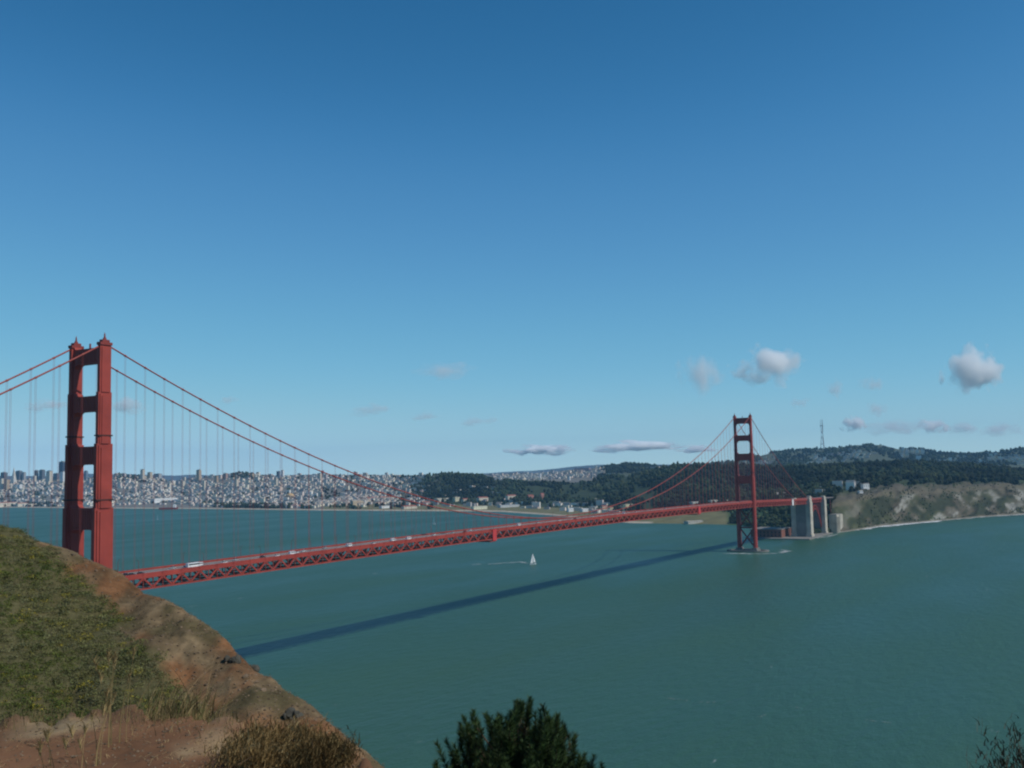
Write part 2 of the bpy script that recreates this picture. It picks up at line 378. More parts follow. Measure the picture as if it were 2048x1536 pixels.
HGX = np.concatenate([np.linspace(-2600, -320, 30), np.linspace(-300, 1000, 200), np.linspace(1015, 2300, 60), np.linspace(2360, 4500, 20)])
def make_headland():
    Z = []
    for x in HGX:
        r, z = head_nodes(x); zz = np.interp(RR, r, z)
        k = np.array([1, 2, 3, 4, 3, 2, 1.]); k /= k.sum()
        s = np.convolve(np.pad(zz, 3, mode='edge'), k, 'valid'); Z.append(np.where(RR < 9.2, zz, s))
    Z = np.array(Z); TH = np.arctan((HGX-W0/2)/FPX)
    X = np.repeat(HGX[:, None], len(RR), 1); RG = np.repeat(RR[None], len(HGX), 0); TH = np.repeat(TH[:, None], len(RR), 1)
    A = YAW-TH                                # azimuth in world
    PX = CP[0]+RG*np.cos(A); PY = CP[1]+RG*np.sin(A)
    far = np.clip((RG-30)/30, 0, 1)
    Z = Z+far*(fbm(PX/9, PY/9, 4, 51)*.75+fbm(PX/1.6, PY/1.6, 3, 55)*.22)+(1-far)*(fbm(PX/1.1, PY/1.1, 4, 57)*.035)
    dx = 0
    # erosion runnels down the bare flank
    bare = np.clip((X-150)/200, 0, 1)*far
    Z -= bare*np.abs(vnoise((X*1.0+RG*5.2)/45, RG/30, 61))*.35
    V = np.stack([PX, PY, Z], -1)
    # plant cover
    yy = np.zeros_like(Z)
    W = V-CP; dep = W@_d; dep = np.where(dep < .5, .5, dep); yy = H0/2-FPX*(W@_u)/dep; xx = W0/2+FPX*(W@_r)/dep
    bound = np.interp(yy, [1040, 1100, 1200, 1300, 1400, 1480], [20, 130, 235, 315, 385, 430])
    cover = np.clip((bound-xx)/45+fbm(PX/5, PY/5, 3, 71)*.9, 0, 1)*far
    cover = np.where(RG > 128, np.clip(cover*.3, 0, 1), cover)
    tan = np.array([.165, .118, .066]); rust = np.array([.165, .080, .037]); green = np.array([.085, .08, .036]); dirt = np.array([.18, .09, .046]); olive = np.array([.085, .07, .033])
    def mixc(a, b, f): return a*(1-f[..., None])+b*f[..., None]
    n1 = fbm(PX/7, PY/7, 4, 81); n2 = fbm(PX/2.2, PY/2.2, 4, 83)
    n3 = fbm((PX*.8+PY*.3)/3.2, (PY*.8-PX*.3)/1.1, 4, 87)
    c = mixc(np.broadcast_to(tan, V.shape), rust, np.clip(.35+n1*.8+n2*.7+n3*.4, 0, 1))
    c = c*(1+.35*np.clip(n3, -1, 1))[..., None]
    c = mixc(c, olive, np.clip(-n1*1.1+n2*.7-.1, 0, .85))
    c = mixc(c, green, cover*.9)
    straw = np.array([.34, .25, .14])
    cn = mixc(np.broadcast_to(dirt, V.shape), straw, np.clip(fbm(PX/.7, PY/.7, 4, 91)*1.4-.35, 0, .8))
    c = mixc(cn, c, np.clip((RG-7)/6, 0, 1))
    nx, ny = Z.shape; idx = np.arange(nx*ny).reshape(nx, ny)
    F = np.stack([idx[:-1, :-1], idx[1:, :-1], idx[1:, 1:], idx[:-1, 1:]], -1).reshape(-1, 4)
    m = mat('headland_soil', None, .95, .32, 1.3, 8, attr=True, bump=.35, spec=.1)
    o = npmesh('headland', V.reshape(-1, 3), F, m, None, True, c.reshape(-1, 3)); o['kind'] = 'structure'; o['label'] = 'steep scrub covered headland with bare reddish brown flank'
    return V, cover, xx, yy, RG
HV, HCOV, HXX, HYY, HRG = make_headland()
def hground(x, r):
    i = int(np.clip(np.searchsorted(HGX, x)-1, 0, len(HGX)-2)); f = (x-HGX[i])/(HGX[i+1]-HGX[i])
    j = int(np.clip(np.searchsorted(RR, r)-1, 0, len(RR)-2)); g = (r-RR[j])/(RR[j+1]-RR[j])
    q = lambda A: (A[i, j]*(1-f)+A[i+1, j]*f)*(1-g)+(A[i, j+1]*(1-f)+A[i+1, j+1]*f)*g
    return q(HV), q(HCOV)

# land behind the camera
def make_back():
    V = []; th = np.linspace(R(58), R(302), 60); rr = [0, 2, 5, 9, 20, 60, 140, 300]
    for a in th:
        for r in rr:
            A = YAW-a; lef = max(0, -math.sin(a)) if r > 5 else 0
            z = ZL-.03-max(0, r-9)*.45+lef*max(0, r-9)*.5-.25*max(0, r-60)*(1-lef)
            V.append((CP[0]+r*math.cos(A), CP[1]+r*math.sin(A), max(z, -10)))
    n = len(rr); idx = np.arange(len(th)*n).reshape(-1, n)
    F = np.stack([idx[:-1, :-1], idx[1:, :-1], idx[1:, 1:], idx[:-1, 1:]], -1).reshape(-1, 4)
    o = npmesh('hillside', V, F, mat('hillside_soil', (.2, .12, .07), .95, .3, .5), None, True); o['kind'] = 'structure'; o['label'] = 'dry hillside behind the viewpoint'
make_back()

# ------------------------------------------------------------------ the bridge
SP = 1280.; SIDE = 343.
def zbot(X):
    "underside of the stiffening truss"
    if 0 <= X <= SP:
        t = (X-SP/2)/(SP/2); return 77.8-3.5*t*t
    return 74.3-.024*(abs(X-SP/2)-SP/2)
TRD = 7.6
def zroad(X): return zbot(X)+9.0
bridge = empty('suspension_bridge', (0, 0, 0))
tag(bridge, 'long orange red suspension bridge with two tall stepped towers crossing the strait', 'bridge')
CY = 13.7
def make_tower(X0, zbase, label):
    t = empty('tower'); t.parent = bridge; t.location = (X0, 0, 0); t['label'] = label
    tiers = [(zbase, 127, 13.2, 5.4), (127, 166, 11.4, 4.6), (166, 197.5, 9.5, 3.9), (197.5, 226.5, 8.0, 3.3)]
    for s in (-1, 1):
        b = MB(); y = s*CY
        for k, (z0, z1, lx, ly) in enumerate(tiers):
            if k < 3:
                b.box(-lx/2, lx/2, y-ly*.28, y+ly*.28, z0, z1)
                b.box(-lx*.40, lx*.40, y-ly*.40, y+ly*.40, z0, z1-1.2)
                b.box(-lx*.27, lx*.27, y-ly*.5, y+ly*.5, z0, z1-2.4)
                if k:   # dark walkway that rings the shaft
                    g = MB(); zc = z0+4.6; g.box(-lx*.535, lx*.535, y-ly*.55, y+ly*.55, zc, zc+.8); g.build('shaft_walkway', M['ringdark'], t)
            else:
                b.box(-lx/2, lx/2, y-ly*.36, y+ly*.36, z0, z1)
                b.box(-lx*.36, lx*.36, y-ly*.5, y+ly*.5, z0, z1-1.5)
        b.build('leg', M['orange'], t)
        # saddle housing and finial with beacon
        h = MB(); h.box(-4.3, 4.3, y-1.9, y+1.9, 226.5, 228.2); h.box(-2.6, 2.6, y-1.5, y+1.5, 228.2, 229.8)
        h.tube([(0, y, 229.8), (0, y, 231.0), (0, y, 231.05), (0, y, 233.0), (0, y, 234.4)], [1.2, 1.0, .6, .45, .1], 8)
        h.build('saddle_housing', M['orange_dark'], t)
    for z0, z1, lx in ((215.5, 225, 5.2), (186, 195.5, 6.0), (153.5, 164.5, 7.2), (114, 127, 8.6)):
        ye = CY-1.5; rc = 3.6 if z1 < 224 else 3.6
        yi = CY-2.0-(.5 if z1 < 200 else 0)
        poly = []
        def arc(cy, cz, a0, a1, r): return [(cy+r*math.cos(R(a0+(a1-a0)*i/6)), cz+r*math.sin(R(a0+(a1-a0)*i/6))) for i in range(7)]
        # underside with rounded haunches, then top with rounded corners rising to the legs
        poly += [(-ye, z0-rc)]+[(-yi+0, z0-rc)]+arc(-yi+rc, z0-rc, 180, 90, rc)+arc(yi-rc, z0-rc, 90, 0, rc)+[(ye, z0-rc)]
        up = rc*.7 if z1 < 224 else 2.0
        poly += [(ye, z1+up)]+[(yi, z1+up)]+[(yi-up+up*math.cos(R(a)), z1+up+up*math.sin(R(a))) for a in (-15, -35, -55, -75, -90)]
        poly += [(-yi+up+up*math.cos(R(a)), z1+up+up*math.sin(R(a))) for a in (270, 255, 235, 215, 195)]+[(-yi, z1+up), (-ye, z1+up)]
        b = MB(); b.prism(poly, -lx/2, lx/2)
        st = b.build('portal_strut', M['orange'], t)
        for i in range(9):      # fluted face towards the camera's bank
            yc = (i-4)*2.0; f = MB(); f.box(-lx/2-.25, -lx/2+.003, yc-.55, yc+.55, z0+.8, z1-.8); f.build('flute', M['orange'], st)
    # walkway and light on the top strut
    b = MB(); b.box(-1.2, 1.2, -11, 11, 225.0, 225.4); b.box(-.4, .4, -.4, .4, 225.4, 228.5); b.build('walkway', M['orange_dark'], t)
    # crossed bracing under the deck
    zs = [zbase+1, (zbase+74)/2, 73.5]
    for i in range(2):
        for s in (-1, 1):
            b = MB(); b.beam((0, -s*(CY-2), zs[i]+1), (0, s*(CY-2), zs[i+1]-1), 2.0, 2.0+.02*s, (1, 0, 0)); b.build('cross_brace', M['orange_dark'], t)
    b = MB(); b.box(-2.2, 2.2, -CY+1.5, CY-1.5, zs[1]-1.2, zs[1]+1.2); b.build('horizontal_strut', M['orange_dark'], t)
    return t
make_tower(0, 6, 'near tower of the bridge, half hidden by the headland')
make_tower(SP, 6, 'far tower of the bridge rising from the water')
def make_pier(X0):
    b = MB(); n = 40
    V = []
    for z, k in ((-8, 1), (2.4, 1), (2.4, .86), (1.0, .86)):
        V.append([(X0+20*k*math.cos(a), 36*k*math.sin(a), z) for a in [2*math.pi*i/n for i in range(n)]])
    fs = [(k*n+i, k*n+(i+1) % n, (k+1)*n+(i+1) % n, (k+1)*n+i) for k in range(3) for i in range(n)]
    b.add(sum(V, []), fs); b.build('pier_fender', M['conc_dark'], bridge)
    p = MB()
    for s in (-1, 1):
        y = s*CY
        p.box(X0-10, X0+10, y-5.6, y+5.6, -6, 3.6); p.box(X0-8.4, X0+8.4, y-4.3, y+4.3, 3.6, 6.4)
    p.box(X0-7, X0+7, -CY+7, CY-7, -6, 4.2)
    p.build('pier', M['conc_dark'], bridge)
make_pier(SP); make_pier(0)

# deck
def strip(b, xs, y0, y1, f0, f1):
    for a, c in zip(xs[:-1], xs[1:]):
        b.add([(a, y0, f0(a)), (c, y0, f0(c)), (c, y1, f0(c)), (a, y1, f0(a)), (a, y0, f1(a)), (c, y0, f1(c)), (c, y1, f1(c)), (a, y1, f1(a))],
              [(0, 3, 2, 1), (4, 5, 6, 7), (0, 1, 5, 4), (1, 2, 6, 5), (2, 3, 7, 6), (3, 0, 4, 7)])
XS = [round(-SIDE+i*(2*SIDE+SP)/129, 3) for i in range(130)]
b = MB(); strip(b, XS, -9.4, 9.4, lambda x: zroad(x)-.5, lambda x: zroad(x)); road = b.build('roadway', M['road'], bridge)
b = MB(); strip(b, XS, -.12, .12, lambda x: zroad(x)+.001, lambda x: zroad(x)+.006)
b.build('lane_line', M['line'], road)
for i, y in enumerate((-6.3, -3.15, 3.15, 6.3)):
    b = MB()
    for k in range(0, 300):
        x = k*4.2+6
        if x < SP: b.box(x, x+1.6, y-.07, y+.07, zroad(x)-.004, zroad(x)+.008)
    b.build('lane_line', M['line'], road)['kind'] = 'stuff'
for s in (-1, 1):
    b = MB(); strip(b, XS, s*11.3-1.9, s*11.3+1.9, lambda x: zroad(x)-.6, lambda x: zroad(x)+.22); b.build('sidewalk', M['walk'], bridge)
    b = MB(); strip(b, XS, s*13.3-.1, s*13.3+.1, lambda x: zroad(x)-.9, lambda x: zroad(x)+1.25); b.build('railing', M['orange'], bridge)
    b = MB(); strip(b, XS, s*9.6-.08, s*9.6+.08, lambda x: zroad(x)+.1, lambda x: zroad(x)+.75); b.build('traffic_barrier', M['orange_dark'], bridge)
    b = MB(); strip(b, XS, s*13.6-.45, s*13.6+.45, lambda x: zbot(x)+TRD-.5, lambda x: zbot(x)+TRD+.6); b.build('top_chord', M['orange'], bridge)
    b = MB(); strip(b, XS, s*13.6-.45, s*13.6+.45, lambda x: zbot(x), lambda x: zbot(x)+1.0); b.build('bottom_chord', M['orange'], bridge)
PAN = 7.62
b = MB()
for k in range(int(-SIDE/PAN)+1, int((SP+SIDE)/PAN)):
    x = k*PAN
    b.box(x-.3, x+.3, -13.1, 13.1, zroad(x)-2.3, zroad(x)-.62)
    if k % 2 == 0: b.box(x-.25, x+.25, -13.1, 13.1, zbot(x)+.15, zbot(x)+.8)
    b.beam((x, -13 if k % 2 else 13, zbot(x)+.5), (x+PAN, 13 if k % 2 else -13, zbot(x+PAN)+.5), .9, .45)
b.build('floor_beams', M['orange_dark'], bridge)['kind'] = 'stuff'
def diag(x, s, up): 
    m = MB(); a = (x, s*13.6, zbot(x)+(.9 if up else TRD-.4)); c = (x+PAN, s*13.6, zbot(x+PAN)+(TRD-.4 if up else .9))
    m.beam(a, c, .7, 1.15); return m
e = MB(); w = MB(); nd = 0
for k in range(int(-SIDE/PAN)+1, int((SP+SIDE)/PAN)):
    x = k*PAN; up = bool(k % 2)
    m = diag(x, 1, up); e.add(m.v, m.f); e.box(x-.2, x+.2, 13.35, 13.85, zbot(x)+.9, zbot(x)+TRD-.4)
    if k < 0: m = diag(x, -1, up); w.add(m.v, m.f); w.box(x-.2, x+.2, -13.85, -13.35, zbot(x)+.9, zbot(x)+TRD-.4); continue
    diag(x, -1, up).build('truss_diagonal', M['orange'], bridge)
    if x < 760:
        m = MB(); m.box(x-.2, x+.2, -13.85, -13.35, zbot(x)+.95, zbot(x)+TRD-.45); m.build('truss_post', M['orange'], bridge)
    else: w.box(x-.2, x+.2, -13.85, -13.35, zbot(x)+.95, zbot(x)+TRD-.45)
e.build('far_side_truss', M['orange'], bridge)['kind'] = 'stuff'; w.build('truss_members', M['orange'], bridge)['kind'] = 'stuff'

# cables
ZTOP = 227.6
def zcab(X):
    if 0 <= X <= SP:
        t = (X-SP/2)/(SP/2); zm = zroad(SP/2)+3.2; return zm+(ZTOP-zm)*t*t
    u = (abs(X-SP/2)-SP/2)/SIDE; ze = zroad(X)+6
    return ZTOP+(zroad(SP+SIDE)+4-ZTOP)*u-4*9.5*u*(1-u)
for s in (-1, 1):
    for a, c, n in ((-SIDE, 0, 30), (0, SP, 110), (SP, SP+SIDE, 30)):
        b = MB(); b.tube([(a+(c-a)*i/n, s*CY, zcab(a+(c-a)*i/n)) for i in range(n+1)], .5, 8)
        cb = b.build('main_cable', M['cable'], bridge, True)
        band = MB()
        k0 = math.ceil((a+8)/15.24); x = k0*15.24
        while x < c-6:
            if zcab(x)-zroad(x) > 2.5:
                h = 5e-1; d = Vector((1, 0, (zcab(x+h)-zcab(x-h))/(2*h))).normalized(); p = Vector((x, s*CY, zcab(x)))
                band.tube([p-d*.6, p+d*.6], .72, 6)
            x += 15.24
        band.build('cable_band', M['cable'], cb)['kind'] = 'stuff'
    k = math.ceil((-SIDE+12)/15.24)
    while k*15.24 < SP+SIDE-10:
        x = k*15.24; k += 1
        if abs(x) < 8 or abs(x-SP) < 8 or zcab(x)-zroad(x) < 2: continue
        b = MB()
        for q in (-.42, .42): b.tube([(x+q, s*CY, zbot(x)+TRD), (x+q, s*CY, zcab(x)-.3)], .075, 4, False)
        b.build('suspender', M['cable'], bridge)
# lamp posts
lp = MB(); lp.tube([(0, 0, 0), (0, 0, 7.5), (0, .3, 8.6), (0, 1.2, 9.2)], [.16, .13, .11, .1], 5); lp.box(-.2, .2, 1.1, 1.9, 9.05, 9.3)
lpo = lp.build('lamp_post', M['orange_dark'], bridge)
first = True
for s in (-1, 1):
    for k in range(24):
        x = 30+k*53.
        o = lpo if first else lpo.copy()
        if not first: COL.objects.link(o); o.parent = bridge
        first = False; o.location = (x, s*9.9, zroad(x)); o.rotation_euler.z = math.pi if s > 0 else 0

# ---------------- Fort Point side: pylons, arch, approach
def make_pylon(X0, lx, top, label):
    t = empty('pylon', (X0, 0, 0)); t.parent = bridge; t['label'] = label
    b = MB(); b.box(-lx/2, lx/2, -10, 10, -6, zroad(X0)-10.5); b.build('cross_wall', M['conc_dark'], t)  # shade of the north face put into the wall's darker concrete colour
    for s in (-1, 1):
        m = MB(); y = s*14.6
        m.box(-lx/2-1, lx/2+1, y-4.6, y+4.6, -6, top-8); m.box(-lx/2, lx/2, y-3.8, y+3.8, top-8, top-2); m.box(-lx/2+1.4, lx/2-1.4, y-3.0, y+3.0, top-2, top)
        for q in (-.6, .2): m.box(-lx/2-1.5, lx/2+1.5, y+q*4-1, y+q*4+2, -6, top-14)
        m.box(-lx/2-2.6, lx/2+2.6, y-5.6, y+5.6, -6, 6)
        m.build('pylon_shaft', M['conc'], t)
make_pylon(SP+SIDE+8, 16, 77.5, 'pale concrete pylon at the end of the side span')
make_pylon(SP+SIDE+122, 14, 78, 'farther pale concrete pylon beyond the arch')
XA, XB = SP+SIDE+18, SP+SIDE+113
b = MB(); xs2 = [XA-10+i*17.5 for i in range(13)]
zr2 = lambda x: zroad(SP+SIDE)-.012*(x-SP-SIDE)
strip(b, xs2, -13.4, 13.4, lambda x: zr2(x)-1.6, zr2); b.build('approach_deck', M['road'], bridge)
for s in (-1, 1):
    b = MB(); strip(b, xs2[:9], s*13.5-.3, s*13.5+.3, lambda x: zr2(x)-7.5, lambda x: zr2(x)-6.5); strip(b, xs2[:9], s*13.7-.3, s*13.7+.3, lambda x: zr2(x)-2.4, lambda x: zr2(x)+1.2)
    for i in range(16):
        x = XA-6+i*7.4; b.beam((x, s*13.5, zr2(x)-6.8), (x+3.7, s*13.5, zr2(x)-1.8), .5, .5); b.beam((x+3.7, s*13.5, zr2(x)-1.8), (x+7.4, s*13.5, zr2(x)-6.8), .5, .5)
    b.build('approach_truss', M['orange'], bridge)
    b = MB(); n = 20; zc = lambda u, o: 14+o+(40+o*.3)*(1-(2*u-1)**2)
    for o in (0, 5):
        for i in range(n):
            u, v = i/n, (i+1)/n
            b.beam((XA+(XB-XA)*u, s*11, zc(u, o)), (XA+(XB-XA)*v, s*11, zc(v, o)), 1.3, 1.3)
    for i in range(n+1):
        u = i/n; b.beam((XA+(XB-XA)*u, s*11, zc(u, 0)), (XA+(XB-XA)*u, s*11, zc(u, 5)), .7, .7, (0, 1, 0))
        if i % 2 == 0: b.beam((XA+(XB-XA)*u, s*11, zc(u, 5)), (XA+(XB-XA)*u, s*11, zr2(XA)-6.5), .9, .9, (0, 1, 0))
    b.build('steel_arch', M['orange'], bridge)
for i in range(2):      # steel bents carrying the approach over the bluff
    x = SP+SIDE+160+i*42; m = MB()
    for s in (-1, 1): m.beam((x, s*11, 10), (x, s*9, zr2(x)-1.5), 1.4, 1.4, (0, 1, 0))
    m.beam((x, -10, 45), (x, 10, 45), 1, 1); m.build('approach_bent', M['orange_dark'], bridge)

def at_bridge(xpx, Y, dz=0):
    "X on the deck that shows at photo column xpx"
    lo, hi = 5., 1600.
    for _ in range(50):
        m = (lo+hi)/2
        if px((m, Y, zroad(m)+dz))[0] < xpx: lo = m
        else: hi = m
    return lo
# painters' enclosures hung on the truss
def enclosure(xpx, w, label, pale=False):
    X = at_bridge(xpx, -14, -5)
    t = empty('work_enclosure', (X, 0, zbot(X))); m = MB()
    m.box(-w/2, w/2, -15.0, -14.25, -1.2, 9.8)
    m.build('screen', M['white'] if pale else mat('red_screen', (.5, .05, .05), .7, .1, .3), t)
    if not pale:
        m = MB(); m.box(-w/2-5, w/2-1, -14.6, 14.6, -2.2, -1.4)
        for k in range(4): m.box(-w/2-5+k*4, -w/2-4.7+k*4, -14.5, -14.2, -1.4, 0)
        m.build('platform', M['orange_dark'], t)
    else:
        m = MB(); m.box(-w/2-.6, w/2+.6, -15.3, -14.2, 9.8, 10.4); m.build('cap', M['white'], t)
    tag(t, label, 'enclosure')
enclosure(988, 7, 'bright red work screen hung on the bridge truss near midspan')
enclosure(1398, 9, 'red work screen on the bridge truss left of the far tower')
enclosure(1585, 9, 'small white screen on the side span beside the pylon', True)

# concrete anchorage blocks, brick fort
def block(name, P, rz, parts, label, cat):
    t = empty(name, P, rz)
    for pn, mm, boxes in parts:
        m = MB()
        for q in boxes: m.box(*q)
        m.build(pn, mm, t)
    return tag(t, label, cat)
p = atz(1664, 1060, 1.)
p = np.array([SP+SIDE+150, -22, 0.])
block('anchor_house', (SP+SIDE+140, -28, 0), 0, [('wall', M['conc'], [(0, 26, -8, 8, -4, 38), (34, 60, -7, 9, -4, 37)]), ('link_wall', M['conc_dark'], [(26.01, 33.99, -4, 8, -4, 30)]), ('roof', M['conc_dark'], [(1, 25, -7, 7, 38.01, 39), (35, 59, -6, 8, 37.01, 38)]),
      ('buttress', M['conc'], [(x, x+2, -9.2, -8.01, -4, 34) for x in (2, 8, 14, 20)])], 'cream concrete block building at the foot of the bluff beside the pylon', 'building')
fort = empty('brick_fort', (SP+SIDE-36, 52, 2)); m = MB()
m.box(0, 70, -22, 40, -4, 15); m.build('wall', M['brick'], fort); m = MB(); m.box(-.8, 70.8, -22.8, 40.8, 15, 16.2); m.build('parapet', M['conc_dark'], fort)
for i in range(8):
    for j in range(2):
        m = MB(); m.box(-.35, .1, -19+i*7.5, -16.5+i*7.5, 2+j*6, 5.5+j*6); m.build('embrasure', M['glassd'], fort)
tag(fort, 'dark red brick fort in shade left of the concrete pylon', 'fort')
m = MB(); m.box(-60, 130, -30, 90, -6, 1.8); q = m.build('sea_wall', M['conc_dark']); q.location = (SP+SIDE, 0, 0); tag(q, 'low sea wall apron around the pylon and brick fort', 'sea wall')
# rip-rap and foam about the pylon and the far pier
def foam_patch(name, pts, w, n, label, seed, z=.12, big=1., m=None):
    rg = np.random.default_rng(seed); V = []; F = []; P = np.array(pts, float); seg = np.r_[0, np.cumsum(np.hypot(*np.diff(P[:, :2], axis=0).T))]
    for k in range(n):
        t = rg.uniform(0, seg[-1]); c = np.array([np.interp(t, seg, P[:, 0]), np.interp(t, seg, P[:, 1])])+rg.normal(0, w/2.5, 2)
        a = rg.uniform(.25, 1)**2*w*.6*big; m_ = 7; o = len(V); an = rg.uniform(-.3, .3)+YAW-math.pi/2
        for i in range(m_):
            th = 2*math.pi*i/m_; rr = a*rg.uniform(.6, 1.2)
            u, v = rr*math.cos(th)*2.0, rr*math.sin(th)*.7
            V.append((c[0]+u*math.cos(an)-v*math.sin(an), c[1]+u*math.sin(an)+v*math.cos(an), z+k*.0015))
        for i in range(1, m_-1): F.append((o, o+i, o+i+1))
    o = npmesh(name, V, F, m or M['foam']); tag(o, label, 'foam', None, 'stuff')
foam_patch('sea_foam', [(SP-50, 30, 0), (SP-40, -45, 0), (SP-20, -62, 0), (SP+20, -60, 0), (SP+45, -45, 0)], 7, 70, 'white water breaking around the far tower pier', 1)
foam_patch('sea_foam', [(SP+SIDE-10, -33, 0), (SP+SIDE+60, -42, 0), (SP+SIDE+120, -40, 0)], 6, 60, 'white water at the foot of the concrete pylons', 2)
sx = np.arange(1700, 2060, 12)
foam_patch('surf', [atz(x, np.interp(x, SHX, SHY)+2.0, 0) for x in sx], 9, 260, 'white surf line along the foot of the far bluffs', 3, .12, 1.2, M['surf'])
sx = np.arange(1715, 1880, 10)
foam_patch('surf', [atz(x, np.interp(x, SHX, SHY)+2.2, 0) for x in sx], 14, 260, 'brighter surf on the beach below the bluffs', 4, .12, 1.7, M['surf'])

# ------------------------------------------------------------------ vehicles on the deck
def make_car(name, body, lx=4.6, h=1.5, van=False, bus=False):
    t = empty(name)
    w = 1.85 if not bus else 2.55
    hb = h*.55 if not (van or bus) else h
    b = MB(); prof = [(-lx/2, .35), (lx/2, .35), (lx/2+.02, hb*.8), (lx/2-.15, hb), (-lx/2+.1, hb), (-lx/2, hb*.8)]
    n = len(prof); b.add([(x, -w/2, z) for x, z in prof]+[(x, w/2, z) for x, z in prof], [tuple(range(n)), tuple(reversed(range(n, 2*n)))]+[(i, i+n, (i+1) % n+n, (i+1) % n) for i in range(n)])
    b.build('body', M[body], t)
    if not (van or bus):
        c = MB(); p = [(-lx*.38, hb), (lx*.24, hb), (lx*.08, h), (-lx*.26, h)]
        c.add([(x, -w/2+.12, z) for x, z in p]+[(x, w/2-.12, z) for x, z in p], [(0, 1, 2, 3), (7, 6, 5, 4)]+[(i, i+4, (i+1) % 4+4, (i+1) % 4) for i in range(4)])
        c.build('cabin', M['glassd'], t)
        r = MB(); r.box(-lx*.27, lx*.09, -w/2+.1, w/2-.1, h, h+.05); r.build('roof', M[body], t)
    else:
        for s in (-1, 1):
            c = MB(); c.box(-lx/2+.4, lx/2-.4, s*w/2-.02, s*w/2+.02, h*.55, h*.85); c.build('side_window', M['glassd'], t)
        c = MB(); c.box(lx/2-.2, lx/2+.03, -w/2+.15, w/2-.15, h*.5, h*.88); c.build('windscreen', M['glassd'], t)
    for sx_ in (-1, 1):
        for s in (-1, 1):
            q = MB(); q.tube([(sx_*lx*.31, s*(w/2-.2), .33), (sx_*lx*.31, s*(w/2+.02), .33)], .33, 10); q.build('wheel', M['tyre'], t)
    return t
protos = {'white': make_car('car', 'carw'), 'silver': make_car('car', 'cars'), 'dark': make_car('car', 'cark'), 'red': make_car('car', 'carr'),
          'van': make_car('van', 'carw', 5.6, 2.3, van=True), 'bus': make_car('bus', 'carw', 10.5, 3.0, bus=True)}
used = set()
ORD = 'first second third fourth fifth sixth seventh eighth ninth tenth eleventh twelfth thirteenth'.split()
vehicles = [('dark', 252, -2), ('dark', 263, -5), ('dark', 281, -5), ('bus', 386, -5), ('van', 399, -2), ('white', 372, -2), ('silver', 345, 2), ('white', 449, -5), ('silver', 470, 2), ('dark', 525, -2),
            ('white', 554, -5), ('van', 584, -5), ('white', 592, -2), ('white', 607, 2), ('silver', 650, 5), ('van', 698, -2), ('white', 747, -5), ('van', 786, -2), ('van', 817, -5), ('white', 868, 2), ('silver', 905, 2),
            ('red', 930, -2), ('white', 940, 5), ('van', 1038, -2), ('silver', 1075, 2), ('white', 1118, -2), ('dark', 1150, -5), ('white', 1185, 2), ('van', 1248, -5), ('white', 1272, -2), ('silver', 1330, 2), ('white', 1440, -2)]
cnt = {}
for kind, xp, Y in vehicles:
    o = protos[kind] if kind not in used else dup(protos[kind]); used.add(kind)
    X = at_bridge(xp, Y); o.location = (X, Y, zroad(X)+.012); o.rotation_euler = (0, math.atan2(-(zroad(X+1)-zroad(X)), 1), math.pi if Y > 0 else 0)
    cnt[kind] = cnt.get(kind, 0)+1; k = cnt[kind]
    nm = {'white': 'white car', 'silver': 'silver car', 'dark': 'dark car', 'red': 'red car', 'van': 'white van', 'bus': 'long white bus'}[kind]
    tot = sum(v[0] == kind for v in vehicles)
    tag(o, nm+' on the bridge roadway'+('' if tot == 1 else ', %s %s counting from the near tower' % (ORD[k-1], nm.split()[-1] if 0 else 'of its colour')), nm.split()[-1], 'vehicles crossing the bridge')

